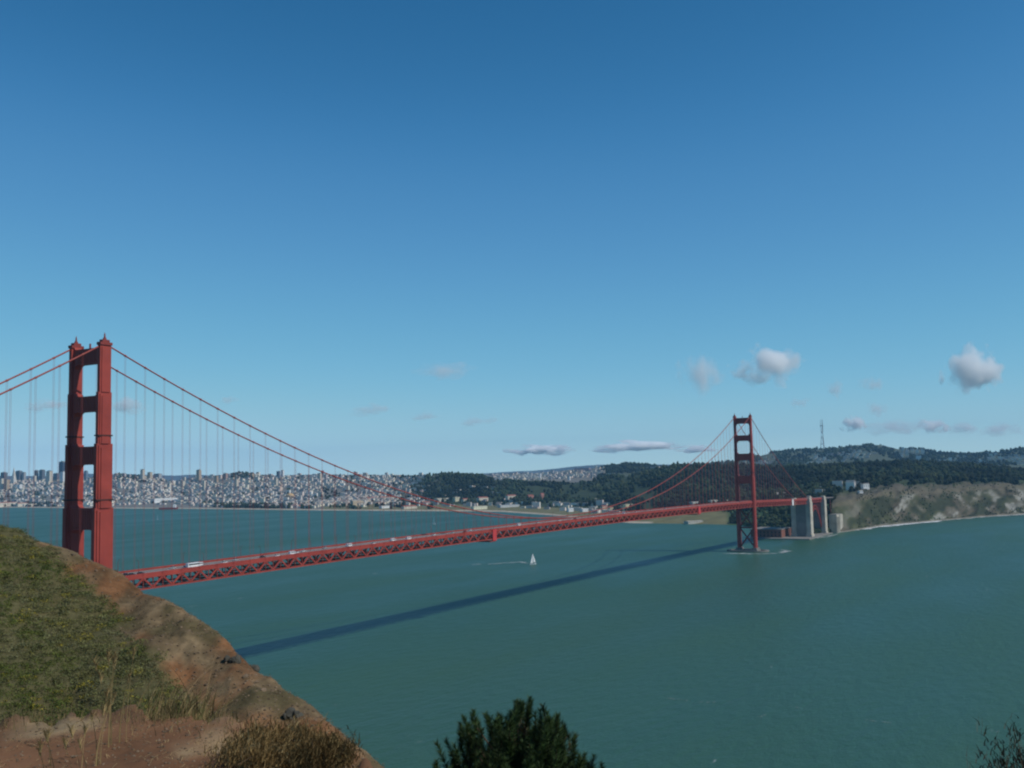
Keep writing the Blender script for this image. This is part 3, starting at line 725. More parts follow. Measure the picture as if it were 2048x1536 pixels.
# ------------------------------------------------------------------ sailing boats and ship
def sailboat(x, y, hgt, rz, label):
    p = atz(x, y, 0.); t = empty('sailboat', (p[0], p[1], 0), rz); L_ = hgt*.62
    b = MB(); n = 9; rings = []
    for i in range(n):
        u = i/(n-1)*2-1; w = L_*.16*(1-abs(u)**2.4*(1 if u > 0 else .35)); zz = 1.0+.25*u*u
        rings += [(u*L_/2, -w, zz), (u*L_/2, -w*.6, -.2), (u*L_/2, w*.6, -.2), (u*L_/2, w, zz)]
    fs = [(4*i+j, 4*i+4+j, 4*i+4+(j+1) % 4, 4*i+(j+1) % 4) for i in range(n-1) for j in range(4)]+[(0, 1, 2, 3), (4*n-1, 4*n-2, 4*n-3, 4*n-4)]
    b.add(rings, fs); b.build('hull', M['white'], t)
    m = MB(); m.tube([(L_*.06, 0, 1), (L_*.06, 0, hgt)], [.12, .06], 6); m.build('mast', M['steel'], t)
    m = MB(); m.tube([(L_*.05, 0, 2.3), (-L_*.42, L_*.07, 2.2)], .1, 6); m.build('boom', M['steel'], t)
    def sail(nm, A, B_, C_, belly):
        A, B_, C_ = Vector(A), Vector(B_), Vector(C_); V = []; F = []; k = 8
        for i in range(k+1):
            for j in range(k+1-i):
                u, v = i/k, j/k; q = A*(1-u-v)+B_*u+C_*v; bl = belly*27*u*v*(1-u-v)*.5+belly*u*(1-u)*.6
                V.append(q+Vector((0, bl, 0)))
        ix = {}; c = 0
        for i in range(k+1):
            for j in range(k+1-i): ix[i, j] = c; c += 1
        for i in range(k):
            for j in range(k-i):
                F.append((ix[i, j], ix[i+1, j], ix[i, j+1]))
                if i+j < k-1: F.append((ix[i+1, j], ix[i+1, j+1], ix[i, j+1]))
        o = npmesh(nm, V, F, M['sail'], t, True); md = o.modifiers.new('thickness', 'SOLIDIFY'); md.thickness = .05
    sail('mainsail', (L_*.03, 0, 2.5), (-L_*.42, L_*.07, 2.4), (L_*.05, 0, hgt*.98), L_*.08)
    sail('jib', (L_*.49, 0, 1.4), (L_*.1, L_*.05, 1.8), (L_*.07, 0, hgt*.88), L_*.07)
    tag(t, label, 'sailboat', 'sailing boats on the bay')
sailboat(1066, 1129, 17.5, 2.6, 'white sailboat in open water below the bridge at midspan')
sailboat(315, 1039, 19, 1.2, 'small white sailboat just right of the near tower')
sailboat(868, 1048, 22, 1.0, 'pale distant sailboat beyond the bridge, near the flat shore')
foam_patch('boat_wake', [atz(x, y, 0) for x, y in ((945, 1129), (985, 1128), (1010, 1126), (1040, 1124), (1058, 1127))], 5, 46, 'broken white wake trailing the sailboat below the bridge', 6)
foam_patch('whitecap', [atz(x, y, 0) for x, y in ((1516, 1434), (1528, 1430))], 1.6, 14, 'small bright whitecap on the open water near the lower right', 8, .12, .7, M['thinfoam'])
foam_patch('whitecap', [atz(x, y, 0) for x, y in ((1985, 1463), (1995, 1464))], 1.2, 8, 'small whitecap beside the bush at the right edge', 9, .12, .7, M['thinfoam'])
foam_patch('whitecap', [atz(x, y, 0) for x, y in ((668, 1409), (674, 1411))], .9, 7, 'tiny whitecap just right of the headland slope', 10, .12, .7, M['thinfoam'])
foam_patch('whitecap', [atz(x, y, 0) for x, y in ((1330, 1396), (1380, 1402), (1410, 1405), (1460, 1404))], 1.6, 26, 'thin row of foam in the lower middle of the water', 11, .12, .7, M['thinfoam'])
foam_patch('whitecap', [atz(x, y, 0) for x, y in ((1580, 1412), (1640, 1424), (1700, 1436), (1810, 1450))], 1.5, 24, 'thin slanting row of foam in the lower right of the water', 12, .12, .7, M['thinfoam'])
foam_patch('whitecap', [atz(x, y, 0) for x, y in ((782, 1059), (820, 1061))], 6, 20, 'short white streak beyond the bridge left of the pale sailboat', 13, .12, .7, M['thinfoam'])
foam_patch('whitecap', [atz(x, y, 0) for x, y in ((370, 1083), (440, 1084))], 4, 22, 'long faint streak of foam beyond the bridge near the tower', 14, .12, .7, M['thinfoam'])
foam_patch('whitecap', [atz(x, y, 0) for x, y in ((530, 1092), (600, 1095))], 4, 22, 'faint streak of foam just above the bridge roadway', 15, .12, .7, M['thinfoam'])
p = atz(337, 1019, 0)
sh = empty('cargo_ship', (p[0], p[1], 0), YAW-math.pi/2+.02); m = MB(); L_ = 82.
m.add([(-L_/2, -7, 0), (L_/2-8, -7, 0), (L_/2, 0, 0), (L_/2-8, 7, 0), (-L_/2, 7, 0), (-L_/2-1, -8, 9), (L_/2-4, -8, 9), (L_/2+5, 0, 11), (L_/2-4, 8, 9), (-L_/2-1, 8, 9)], [(0, 1, 2, 3, 4), (5, 6, 7, 8, 9), (0, 1, 6, 5), (1, 2, 7, 6), (2, 3, 8, 7), (3, 4, 9, 8), (4, 0, 5, 9)])
m.build('hull', M['ship'], sh); m = MB(); m.box(22, 34, -6, 6, 9, 19); m.box(23, 30, -5, 5, 19, 22); m.build('deckhouse', M['white'], sh)
m = MB(); m.tube([(27, 0, 22), (27, 0, 27)], 1.2, 8); m.build('funnel', M['steel'], sh)
m = MB(); m.tube([(-10, 0, 9), (-10, 0, 24)], .5, 6); m.build('mast', M['steel'], sh)
tag(sh, 'red hulled ship moored at the city waterfront right of the near tower', 'ship')

# ------------------------------------------------------------------ woods on the far shore
ICO = None
def ico_tris():
    bm = bmesh.new(); bmesh.ops.create_icosphere(bm, subdivisions=2, radius=1)
    V = np.array([v.co[:] for v in bm.verts]); bm.verts.ensure_lookup_table(); F = np.array([[v.index for v in f.verts] for f in bm.faces]); bm.free()
    bm = bmesh.new(); bmesh.ops.create_icosphere(bm, subdivisions=1, radius=1)
    V1 = np.array([v.co[:] for v in bm.verts]); F1 = np.array([[v.index for v in f.verts] for f in bm.faces]); bm.free()
    return (V, F), (V1, F1)
ICO2, ICO1 = ico_tris()
def forest(name, P, size, label, cols, near=False):
    B, F = (ICO2 if near else ICO1); n = len(P); k = len(B)
    rg = np.random.default_rng(len(P))
    sc = size[:, None]*np.array([1, 1, 1.0])[None]*rg.uniform(.75, 1.25, (n, 3)); sc[:, 2] *= rg.uniform(.8, 1.35, n)
    j = 1+rg.normal(0, .17, (n, k, 1))
    V = B[None]*sc[:, None]*j; V[:, :, 2] = np.where(V[:, :, 2] < 0, V[:, :, 2]*1.5, V[:, :, 2]); V += P[:, None]; V[:, :, 2] += sc[:, None, 2]*.8
    FF = (F[None]+np.arange(n)[:, None, None]*k).reshape(-1, 3)
    cc = np.asarray(cols)[rg.integers(0, len(cols), n)]*rg.uniform(.75, 1.3, (n, 1))*np.clip(1+.75*fbm(P[:, 0]/170, P[:, 1]/170, 3, 131), .45, 2.0)[:, None]; sc[:, 2] *= np.clip(1+.5*fbm(P[:, 0]/60, P[:, 1]/60, 2, 137), .6, 1.5)
    o = npmesh(name, V.reshape(-1, 3), FF, M['leaf'], None, False, np.repeat(cc, k, 0))
    return tag(o, label, 'woodland', None, 'stuff')
GREENS = np.array([[.020, .032, .016], [.027, .038, .016], [.017, .027, .016], [.035, .042, .018], [.023, .029, .014]])
def scatter(xr, tr, n, keep=None, seed=0):
    rg = np.random.default_rng(seed); out = []
    for _ in range(n):
        x = rg.uniform(*xr); t = rg.uniform(*tr)
        if keep is None or keep(x, t, rg):
            out.append(ground(x, depth_t(x, t)))
    return np.array(out)
def noisekeep(th, s=1.): return lambda x, t, rg: float(fbm(x/38*s, t*2.6*s, 3, 101))+rg.normal(0, .15) > th
P = scatter((690, 1330), (3.05, 6.0), 6600, lambda x, t, rg: rg.random() < np.clip((x-680-(t-3)*50)/140, .03, 1) and (x > 850 or t < 5.3) and float(fbm(x/38, t*2.6, 3, 101))+rg.normal(0, .15) > (-.28 if t > 3.4 else .15), 1)
forest('woods', P, rng.uniform(5, 8.5, len(P)), 'dark woods on the low hill behind the flat shore', GREENS)
P = scatter((1300, 1660), (3.05, 6.2), 5000, lambda x, t, rg: t > 3.25 or rg.random() < .3, 2)
forest('woods', P, rng.uniform(5, 8.5, len(P)), 'dark woods behind the far tower and cables', GREENS)
P = scatter((1650, 2240), (3.4, 6.2), 6400, lambda x, t, rg: t > 3.75 or float(fbm(x/20, t*5, 2, 103)) > -.1, 3)
forest('woods', P, rng.uniform(5, 8.5, len(P)), 'dark wooded ridge above the bluffs', GREENS*.85)
P = scatter((1190, 2280), (6.8, 8.6), 8200, lambda x, t, rg: float(fbm(x/30, t*3, 3, 107)) > (-.35 if t > 7.45 or x < 1330 else .0), 4)
forest('hilltop_woods', P, rng.uniform(6, 10, len(P)), 'blue green woods on the far city hills', GREENS)
P = scatter((1450, 1650), (1.7, 3.3), 900, None, 5)
forest('shore_brush', P, rng.uniform(2.0, 4.5, len(P)), 'green brush on the slope under the bridge side span', GREENS*1.7)
P = scatter((1700, 2200), (1.7, 3.5), 2600, lambda x, t, rg: float(fbm(x/14, t*3.4, 3, 109)) > .12, 6)
forest('bluff_brush', P, rng.uniform(.8, 1.7, len(P)), 'low dark brush in the gullies of the bluffs', GREENS*2.2)
P = scatter((-280, 860), (3.0, 5.6), 2000, lambda x, t, rg: float(fbm(x/24, t*5, 3, 113)) > .05, 7)
forest('street_trees', P, rng.uniform(4, 7, len(P)), 'dark street and park trees among the city houses', GREENS*1.1)
P = np.concatenate([scatter((560, 860), (2.05, 3.05), 420, lambda x, t, rg: float(fbm(x/16, t*2, 3, 117)) > .08, 8), scatter((430, 560), (2.0, 3.0), 260, None, 9), scatter((230, 300), (4.6, 5.1), 150, None, 10), scatter((462, 505), (4.75, 5.15), 130, None, 11), scatter((-60, 120), (2.0, 3.0), 150, None, 12)])
forest('waterfront_trees', P, rng.uniform(5, 8, len(P)), 'dark tree clumps along the city waterfront', GREENS)

def tree(x, y, hgt, label, wid=.45):
    d = depth_y(x, y); p = ground(x, d); t = empty('shore_tree', p-np.array([0, 0, .5]))
    m = MB(); m.tube([(0, 0, 0), (0, 0, hgt*.35), (.3, .2, hgt*.7)], [hgt*.03, hgt*.022, hgt*.01], 6); m.build('trunk', M['bark'], t)
    rg = np.random.default_rng(int(x)); V = []; F = []; C = []; B, F2 = ICO1; n = 26
    for i in range(n):
        th = rg.uniform(0, 6.28); zz = rg.uniform(.3, .95); rr = math.sqrt(rg.random())*wid*hgt*math.sin(math.pi*min(.97, zz*.8+.12))
        c = np.array([rr*math.cos(th), rr*math.sin(th), zz*hgt]); o = len(V)
        V += list(B*rg.uniform(.6, 1.2, (12 if len(B) == 12 else len(B), 1))*hgt*rg.uniform(.09, .16)+c); F += [[q+o for q in f] for f in F2]; C += [GREENS[rg.integers(5)]*rg.uniform(.7, 1.3)]*len(B)
    npmesh('crown', V, F, M['leaf'], t, False, C)
    tag(t, label, 'tree', 'single trees on the flat shore')
tree(984, 1014, 26, 'tall dark tree standing alone on the flat shore right of the long pale building', .3)
tree(1043, 1012, 20, 'dark round tree right of the long grey shed')
tree(1058, 1013, 17, 'small dark tree next to the round tree on the flat shore')
tree(752, 1014, 18, 'dark tree left of the low white building on the shore')
tree(733, 1016, 20, 'broad dark tree at the left end of the tan barracks')
tree(1212, 1000, 18, 'dark tree just left of where the cables meet the woods')

# ------------------------------------------------------------------ city
PALE = 1.12*np.array([[.66, .61, .53], [.74, .70, .63], [.60, .53, .42], [.54, .49, .44], [.64, .53, .46], [.50, .45, .38], [.70, .64, .49], [.42, .38, .36], [.56, .44, .36], [.34, .31, .30]])
ROOF = 1.25*np.array([[.26, .24, .22], [.34, .31, .28], [.20, .18, .17], [.40, .37, .33], [.26, .16, .12]])
def city_pos():
    rg = np.random.default_rng(77); out = []
    def place(xr, tr, n, keep):
        for _ in range(n):
            x = rg.uniform(*xr); t = rg.uniform(*tr)
            if keep(x, t): out.append((x, depth_t(x, t)))
    place((-280, 850), (3.0, 5.25), 11000, lambda x, t: float(fbm(x/24, t*5, 3, 113)) < .22 and rg.random() > np.clip((x-690-(t-3)*50)/130, 0, .97))
    place((-280, 640), (2.2, 3.0), 500, lambda x, t: float(vnoise(x/30, t, 7)) > -.2)
    place((930, 1200), (7.2, 8.3), 1300, lambda x, t: True)
    place((690, 1260), (2.7, 3.45), 330, lambda x, t: float(vnoise(x/22, t*9, 19)) > .1)
    place((690, 1000), (3.4, 4.4), 160, lambda x, t: float(vnoise(x/22, t*9, 23)) > .2)
    place((1560, 1740), (3.5, 3.8), 40, lambda x, t: True)
    place((700, 900), (4.6, 6.5), 500, lambda x, t: x < 840)
    place((1470, 1700), (7.0, 7.6), 160, lambda x, t: float(fbm(x/30, t*3, 3, 107)) < .0)
    place((1620, 1740), (7.1, 7.5), 120, lambda x, t: True)
    place((1790, 2280), (6.9, 7.95), 900, lambda x, t: float(fbm(x/30, t*3, 3, 107)) < .25)
    return out
pos = city_pos()
def on_streets(items):
    "houses stand in rows along the street grid"
    ca, sa = math.cos(R(9)), math.sin(R(9)); A = np.array([[_d[0], _r[0]], [_d[1], _r[1]]]); Ai = np.linalg.inv(A); seen = set(); out = []
    rg = np.random.default_rng(3)
    for x, dp in items:
        g = ground(x, dp); u = g[0]*ca+g[1]*sa; v = -g[0]*sa+g[1]*ca
        iu, iv = round(u/13.), round(v/34.)
        if (iu, iv) in seen or iu % 11 == 0: continue
        seen.add((iu, iv)); u = iu*13.+rg.normal(0, .5); v = iv*34.+rg.normal(0, 2.)
        q = Ai@np.array([u*ca-v*sa-CP[0], u*sa+v*ca-CP[1]]); xx = W0/2+FPX*q[1]/q[0]
        if -290 < xx < 2290: out.append((xx, q[0]))
    return out
pos = on_streets(pos)
def house_arrays(w, d, h):
    V = np.array([(-w, -d, -6), (w, -d, -6), (w, d, -6), (-w, d, -6), (-w, -d, h), (w, -d, h), (w, d, h), (-w, d, h), (-w, -d, h), (w, -d, h), (w, d, h), (-w, d, h)], float)
    V[8:, 2] += .0
    return V, [(0, 1, 5, 4), (1, 2, 6, 5), (2, 3, 7, 6), (3, 0, 4, 7), (8, 9, 10, 11)]
def mass(name, items, label):
    rg = np.random.default_rng(5); V = []; F = []; C = []; o = 0
    for x, dp in items:
        p = ground(x, dp); w, d_ = rg.uniform(5.2, 6.4), rg.uniform(8, 13); h = rg.uniform(6, 11) if rg.random() < .94 else rg.uniform(13, 24)
        v, f = house_arrays(w, d_, h); a = R(9)+rg.normal(0, .02)
        v = np.stack([v[:, 0]*math.cos(a)-v[:, 1]*math.sin(a), v[:, 0]*math.sin(a)+v[:, 1]*math.cos(a), v[:, 2]], 1)+p
        V.append(v); F += [[q+o for q in g] for g in f]; o += 12
        C += [PALE[rg.integers(len(PALE))]*rg.uniform(.8, 1.1)]*8+[ROOF[rg.integers(len(ROOF))]]*4
    q = npmesh(name, np.concatenate(V), F, M['attr'], None, False, np.array(C)); tag(q, label, 'houses', None, 'stuff')
# the 280 that show largest (nearest, up the slope) are houses of their own
order = sorted(range(len(pos)), key=lambda i: pos[i][1] if 240 < pos[i][0] < 850 else 1e6+pos[i][1])
single = set(order[:280]); rest = [pos[i] for i in range(len(pos)) if i not in single]
mass('city_houses', rest, 'mass of small pale houses covering the city hills')
HOUSE = []
rg = np.random.default_rng(15)
for k in range(8):
    m = MB(); w, d_, h = rg.uniform(4, 7), rg.uniform(5, 9), rg.uniform(7, 12)
    m.box(-w, w, -d_, d_, -6, h); wall = m.v, m.f
    r_ = MB()
    if k % 2: r_.box(-w-.3, w+.3, -d_-.3, d_+.3, h, h+.6)
    else: r_.add([(-w-.4, -d_-.4, h), (w+.4, -d_-.4, h), (w+.4, d_+.4, h), (-w-.4, d_+.4, h), (0, -d_-.4, h+3), (0, d_+.4, h+3)], [(0, 1, 4), (1, 2, 5, 4), (2, 3, 5), (3, 0, 4, 5), (0, 3, 2, 1)])
    HOUSE.append((m, r_, mat('house_wall_paint', tuple(PALE[k]*.95), .8, .1, .1), mat('house_roof', tuple(ROOF[k % 5]), .9, .15, .2)))
HP = []
for m, r_, a, c in HOUSE:
    t = empty('house'); m.build('wall', a, t); r_.build('roof', c, t); HP.append(t)
for n_, i in enumerate(sorted(single)):
    k = n_ % 8; t = HP[k] if n_ < 8 else dup(HP[k])
    p = ground(*pos[i]); t.location = p; t.rotation_euler.z = R(9)+random.gauss(0, .02)
    tag(t, 'small pale low house at the foot of the built-up city hillside across the bay', 'house', 'low houses on the city hillside')

# towers and larger blocks: (x centre, width px, top y, bottom y, kind, colour, label)
SL = (.13, .14, .16); CR = (.62, .56, .45); WH = (.74, .74, .72); TN = (.50, .40, .28); GY = (.36, .36, .36); RS = (.40, .27, .23); NV = (.05, .06, .09)
towers = [
 (12, 13, 944, 960, SL, 'dark slate office block at the left edge of the skyline'), (7.5, 7, 956, 982, CR, 'cream apartment tower at the far left below the dark block'),
 (18, 9, 958, 982, TN, 'tan apartment tower beside the cream one at far left'), (41.5, 13, 941, 964, SL, 'dark slate office tower right of the pyramid skyscraper'),
 (51.5, 7, 944, 964, GY, 'slim grey office tower right of the dark slate one'), (73, 6, 951, 966, CR, 'small cream tower below a narrow dark one'),
 (76, 7, 940, 955, (.12, .11, .11), 'narrow dark tower midway between pyramid and near bridge tower'), (87.5, 11, 939, 957, SL, 'broad dark tower left of the large cream block'),
 (102, 12, 941, 968, CR, 'large cream tower block left of the near bridge tower'), (116.5, 13, 946, 963, (.15, .17, .2), 'wide blue grey block just left of the near bridge tower'),
 (127.5, 13, 922, 950, NV, 'tallest near black skyscraper touching the near bridge tower'), (129, 10, 942, 968, WH, 'bright white tower in front of the black skyscraper'),
 (174.5, 7, 941, 963, (.16, .2, .26), 'blue grey tower seen through the near bridge tower opening'), (43.5, 9, 968, 981, WH, 'bright white block low on the hillside below the pyramid'),
 (287, 8, 938, 962, CR, 'tall cream tower on the hilltop right of the near bridge tower'), (301.5, 9, 944, 960, TN, 'tan tower right of the tall cream hilltop one'),
 (317, 17, 947, 958, GY, 'wide grey block at the right end of the hilltop'), (398.5, 9, 939, 965, TN, 'lone beige tower rising above the dip in the skyline'),
 (409, 6, 960, 982, CR, 'slim cream tower just right and below the lone beige tower'), (366.5, 9, 962, 974, CR, 'small cream block in the skyline dip'),
 (433.5, 7, 951, 966, TN, 'small tan tower left of the rose brown block'), (451.5, 9, 946, 962, RS, 'rose brown block on the skyline left of the wooded knoll'),
 (473, 8, 957, 982, CR, 'cream tower standing below the wooded knoll'), (504, 8, 947, 958, TN, 'tan block at the right end of the wooded knoll'),
 (556.5, 7, 942, 957, (.13, .14, .17), 'dark half of the twin towers above the orange dome'), (565, 6, 940, 958, WH, 'white half of the twin towers above the orange dome'),
 (551.5, 7, 956, 973, CR, 'cream tower just below the dark twin tower'), (638.5, 9, 946, 966, CR, 'cream tower touching the lower cable'),
 (644.5, 5, 941, 955, (.2, .19, .22), 'dark narrow tower behind the cream one at the cable'), (650.5, 7, 948, 961, (.55, .45, .42), 'pinkish tower right of the dark narrow one'),
 (679.5, 9, 949, 962, GY, 'grey block between the two cables'), (708.5, 5, 943, 955, (.3, .14, .1), 'brick red tower at the upper cable'),
 (717, 12, 948, 957, (.55, .43, .35), 'pink tan block right of the brick red tower'), (1160, 40, 936, 943, (.45, .33, .33), 'long pinkish hospital block on the hill left of the wooded peak'),
 (1075, 6, 946, 958, WH, 'white church like block on the middle skyline'), (1133, 6, 952, 962, WH, 'bright white block below the pinkish hospital'),
 (1829, 13, 911, 925, WH, 'white apartment block on the far hill at right'), (1846, 6, 917, 929, GY, 'grey apartment block beside the white one on the far hill'),
 (1634, 5, 921, 934, (.6, .6, .6), 'small white block in the woods below the mast'), (1217, 22, 946, 952, CR, 'long cream block at the foot of the wooded peak'),
 (1300, 36, 933, 939, (.52, .42, .38), 'row of pinkish flats on the ridge right of the wooded peak'), (1178, 5, 944, 958, GY, 'narrow grey block at the left foot of the wooded peak'),
]
def tower(x, w, yt, yb, col, label):
    d = depth_y(x, yb-1); p = ground(x, d); q = px(p)
    H_ = max(at(x, yt, d)[2]-p[2], 8); wm = w*d/FPX*.9; t = empty('tower_block' if H_ > 30 else 'apartment_block', p, R(9))
    ww, dd = wm/2*.86, min(wm/2*.86, 14)
    m = MB(); m.box(-dd, dd, -ww, ww, -8, H_*.93); a = mat('block_facade', col, .6, .06, .05)
    # window bands too small to tell apart: fine procedural banding
    nt_ = a.node_tree; bs = nt_.nodes['Principled BSDF']; src = bs.inputs['Base Color'].links[0].from_socket
    tc = nt_.nodes.new('ShaderNodeTexCoord'); wv = nt_.nodes.new('ShaderNodeTexWave'); wv.bands_direction = 'Z'; wv.inputs['Scale'].default_value = .09
    nt_.links.new(tc.outputs['Object'], wv.inputs['Vector']); mp = nt_.nodes.new('ShaderNodeMapRange'); mp.inputs[3].default_value = .72; mp.inputs[4].default_value = 1.0
    nt_.links.new(wv.outputs['Fac'], mp.inputs[0]); vm = nt_.nodes.new('ShaderNodeVectorMath'); vm.operation = 'SCALE'; nt_.links.new(src, vm.inputs[0]); nt_.links.new(mp.outputs[0], vm.inputs['Scale']); nt_.links.new(vm.outputs[0], bs.inputs['Base Color'])
    m.build('facade', a, t)
    m = MB(); m.box(-dd*.96, dd*.96, -ww*.96, ww*.96, H_*.93, H_*.955); m.box(-dd*.5, dd*.5, -ww*.55, ww*.45, H_*.955, H_); m.build('roof_plant', M['conc_dark'], t)
    if H_ > 30:
        m = MB(); m.box(-dd*1.12, dd*1.12, -ww*1.1, ww*1.1, -8, H_*.12); m.build('podium', M['conc'], t)
    tag(t, label, 'building', 'taller buildings of the city skyline')
for a in towers: tower(*a)
# tapered pyramid skyscraper
d = depth_y(31.5, 966); p = ground(31.5, d); H_ = at(31.5, 933, d)[2]-p[2]; t = empty('pyramid_skyscraper', p, R(9)); w = 8*d/FPX/2*1.1
m = MB(); m.add([(-w, -w, -6), (w, -w, -6), (w, w, -6), (-w, w, -6), (-1, -1, H_*.93), (1, -1, H_*.93), (1, 1, H_*.93), (-1, 1, H_*.93)], [(0, 3, 2, 1), (4, 5, 6, 7), (0, 1, 5, 4), (1, 2, 6, 5), (2, 3, 7, 6), (3, 0, 4, 7)]); m.build('shaft', mat('quartz_facade', (.55, .52, .46), .7, .1, .05), t)
m = MB(); m.add([(-1, -1, H_*.93), (1, -1, H_*.93), (1, 1, H_*.93), (-1, 1, H_*.93), (0, 0, H_)], [(0, 1, 4), (1, 2, 4), (2, 3, 4), (3, 0, 4), (3, 2, 1, 0)]); m.build('spire', M['steel'], t)
for s in (-1, 1): m = MB(); m.add([(-2, s*w*.35, H_*.45), (2, s*w*.35, H_*.45), (2, s*w*.6, H_*.45), (-2, s*w*.6, H_*.45), (-1.5, s*w*.2, H_*.78), (1.5, s*w*.2, H_*.78), (1.5, s*w*.28, H_*.78), (-1.5, s*w*.28, H_*.78)], [(0, 3, 2, 1), (4, 5, 6, 7), (0, 1, 5, 4), (1, 2, 6, 5), (2, 3, 7, 6), (3, 0, 4, 7)]); m.build('wing', M['conc'], t)
tag(t, 'slender tapered pyramid skyscraper on the left skyline', 'skyscraper', 'taller buildings of the city skyline')

# long low buildings of the shore, gabled: (x0, x1, eave y, ground y, wall, roof, label)
lows = [
 (0, 36, 1005, 1013, CR, 'redroof', 'cream pier shed with red roof at the left edge'), (38, 58, 1006, 1013, CR, 'redroof', 'shorter cream pier shed with red roof, second from the left edge'), (60, 80, 1007, 1013, CR, 'conc_dark', 'pale pier shed with grey roof left of the near bridge tower'),
 (306, 356, 996, 1004, WH, 'conc', 'long white waterfront building right of the near bridge tower'), (583, 600, 1011, 1015, RS, 'redroof', 'low red roofed shed below the orange dome'), (602, 624, 1011, 1015, RS, 'redroof', 'low red roofed shed right of the one below the dome'),
 (700, 724, 1001, 1012, TN, 'conc', 'big tan block beside the trees on the shore'), (757, 776, 1011, 1017, WH, 'conc', 'low white building on the shore under the lower cable'), (730, 752, 995, 1000, CR, 'redroof', 'cream barracks with red roof, left of its pair'), (755, 790, 994, 999, CR, 'redroof', 'cream barracks with red roof, right of its pair'),
 (800, 830, 1012, 1018, CR, 'redroof', 'low cream shed on the shore right of the low white building'), (838, 856, 1004, 1009, (.4, .33, .3), 'redroof', 'small brown house under the upper cable end'), (866, 898, 996, 1003, CR, 'conc', 'long cream barracks below the wooded hill'), (903, 918, 994, 1003, (.6, .55, .38), 'conc', 'pale yellow barracks right of the long cream one'), (920, 932, 998, 1005, (.58, .5, .36), 'redroof', 'small yellow house with red roof among the barracks'),
 (950, 971, 995, 1003, CR, 'redroof', 'cream barracks with red roof below the woods, mid shore'), (938, 969, 1012, 1019, (.72, .70, .52), 'conc', 'long pale yellow shed on the grass flat'), (990, 1034, 1009, 1015, (.5, .52, .52), 'steel', 'long grey white shed behind the lone tall tree'),
 (1007, 1027, 991, 1001, CR, 'redroof', 'cream hall with red roof above the long grey shed'), (1049, 1061, 991, 1000, (.42, .2, .16), 'redroof', 'red gabled house left of its taller red neighbour'), (1075, 1082, 987, 1000, (.42, .2, .16), 'redroof', 'tall narrow red house in the woods'),
 (1128, 1139, 1016, 1024, WH, 'white', 'small bright white shed on the grass flat'), (1155, 1168, 1017, 1024, WH, 'white', 'white shed right of the small bright one on the grass flat'), (1181, 1194, 997, 1002, CR, 'conc', 'cream house at the edge of the dark woods'), (1195, 1206, 1012, 1022, (.6, .48, .36), 'redroof', 'peach coloured house behind the bridge cables'),
 (1210, 1222, 1014, 1024, (.62, .55, .36), 'redroof', 'yellow house with red roof behind the bridge cables'), (1240, 1253, 1008, 1022, (.68, .60, .36), 'conc', 'tall yellow house where the cables reach the woods'), (1371, 1400, 1003, 1014, (.55, .53, .46), 'conc', 'pale flat roofed block just above the deck left of the far tower'), (1410, 1425, 1000, 1011, CR, 'conc', 'cream house left of the far tower'), (1440, 1447, 1000, 1010, CR, 'conc', 'tiny cream house touching the far tower'),
 (1598, 1618, 969, 976, (.55, .52, .46), 'redroof', 'pale house in the woods above the pylons'), (1630, 1638, 968, 976, WH, 'conc', 'small white house in the woods above the arch'), (1648, 1662, 965, 971, CR, 'conc', 'cream house, left of the row in the woods'), (1664, 1676, 965, 971, (.6, .52, .4), 'conc', 'buff house, middle of the row in the woods'), (1679, 1695, 964, 971, CR, 'conc', 'cream house, right of the row in the woods'),
 (1699, 1711, 970, 979, CR, 'conc', 'left of two cream houses at the top of the bluff'), (1713, 1726, 968, 978, WH, 'conc', 'right of two cream houses at the top of the bluff'), (1706, 1714, 981, 988, WH, 'conc', 'lowest small white house near the bluff top'), (1360, 1394, 1041, 1047, (.5, .48, .42), 'conc', 'low pale sea front sheds under the deck left of the far tower'),
 (1535, 1560, 985, 992, (.4, .42, .44), 'conc', 'grey roofed building behind the side span'), (1605, 1640, 990, 998, (.33, .34, .36), 'conc_dark', 'grey toll hall behind the concrete pylon')]
LMAT = {}
for x0, x1, ye, yb, col, rf, label in lows:
    xc = (x0+x1)/2; d = depth_y(xc, yb-.5, 1.5, 7.0); p = ground(xc, d); H_ = max(at(xc, ye, d)[2]-p[2], 4); L_ = (x1-x0)*d/FPX
    az = math.atan2(CP[1]-p[1], CP[0]-p[0])  # broadside towards the strait
    t = empty('long_building' if L_ > 30 else 'shore_house', p, az+.55)
    dp = min(L_*.4, 11); m = MB(); m.box(-dp, dp, -L_/2, L_/2, -5, H_); key = tuple(col)
    if key not in LMAT: LMAT[key] = mat('shore_building_wall', col, .85, .12, .1)
    m.build('wall', LMAT[key], t)
    m = MB(); rh = min(dp*.45, 4.0) if rf == 'redroof' else 1.0
    m.add([(-dp-.5, -L_/2-.5, H_), (dp+.5, -L_/2-.5, H_), (dp+.5, L_/2+.5, H_), (-dp-.5, L_/2+.5, H_), (0, -L_/2-.5, H_+rh), (0, L_/2+.5, H_+rh)], [(0, 1, 4), (1, 2, 5, 4), (2, 3, 5), (3, 0, 4, 5), (0, 3, 2, 1)]); m.build('roof', M[rf], t)
    nw = max(3, int(L_/7)); m = MB()
    for k in range(nw): yy = -L_/2+L_*(k+.5)/nw; m.box(dp+.002, dp+.12, yy-.7, yy+.7, H_*.4, H_*.7)
    q = m.build('window_row', M['glassd'], t); q['kind'] = 'stuff'
    tag(t, label, 'building', 'low buildings along the shore')

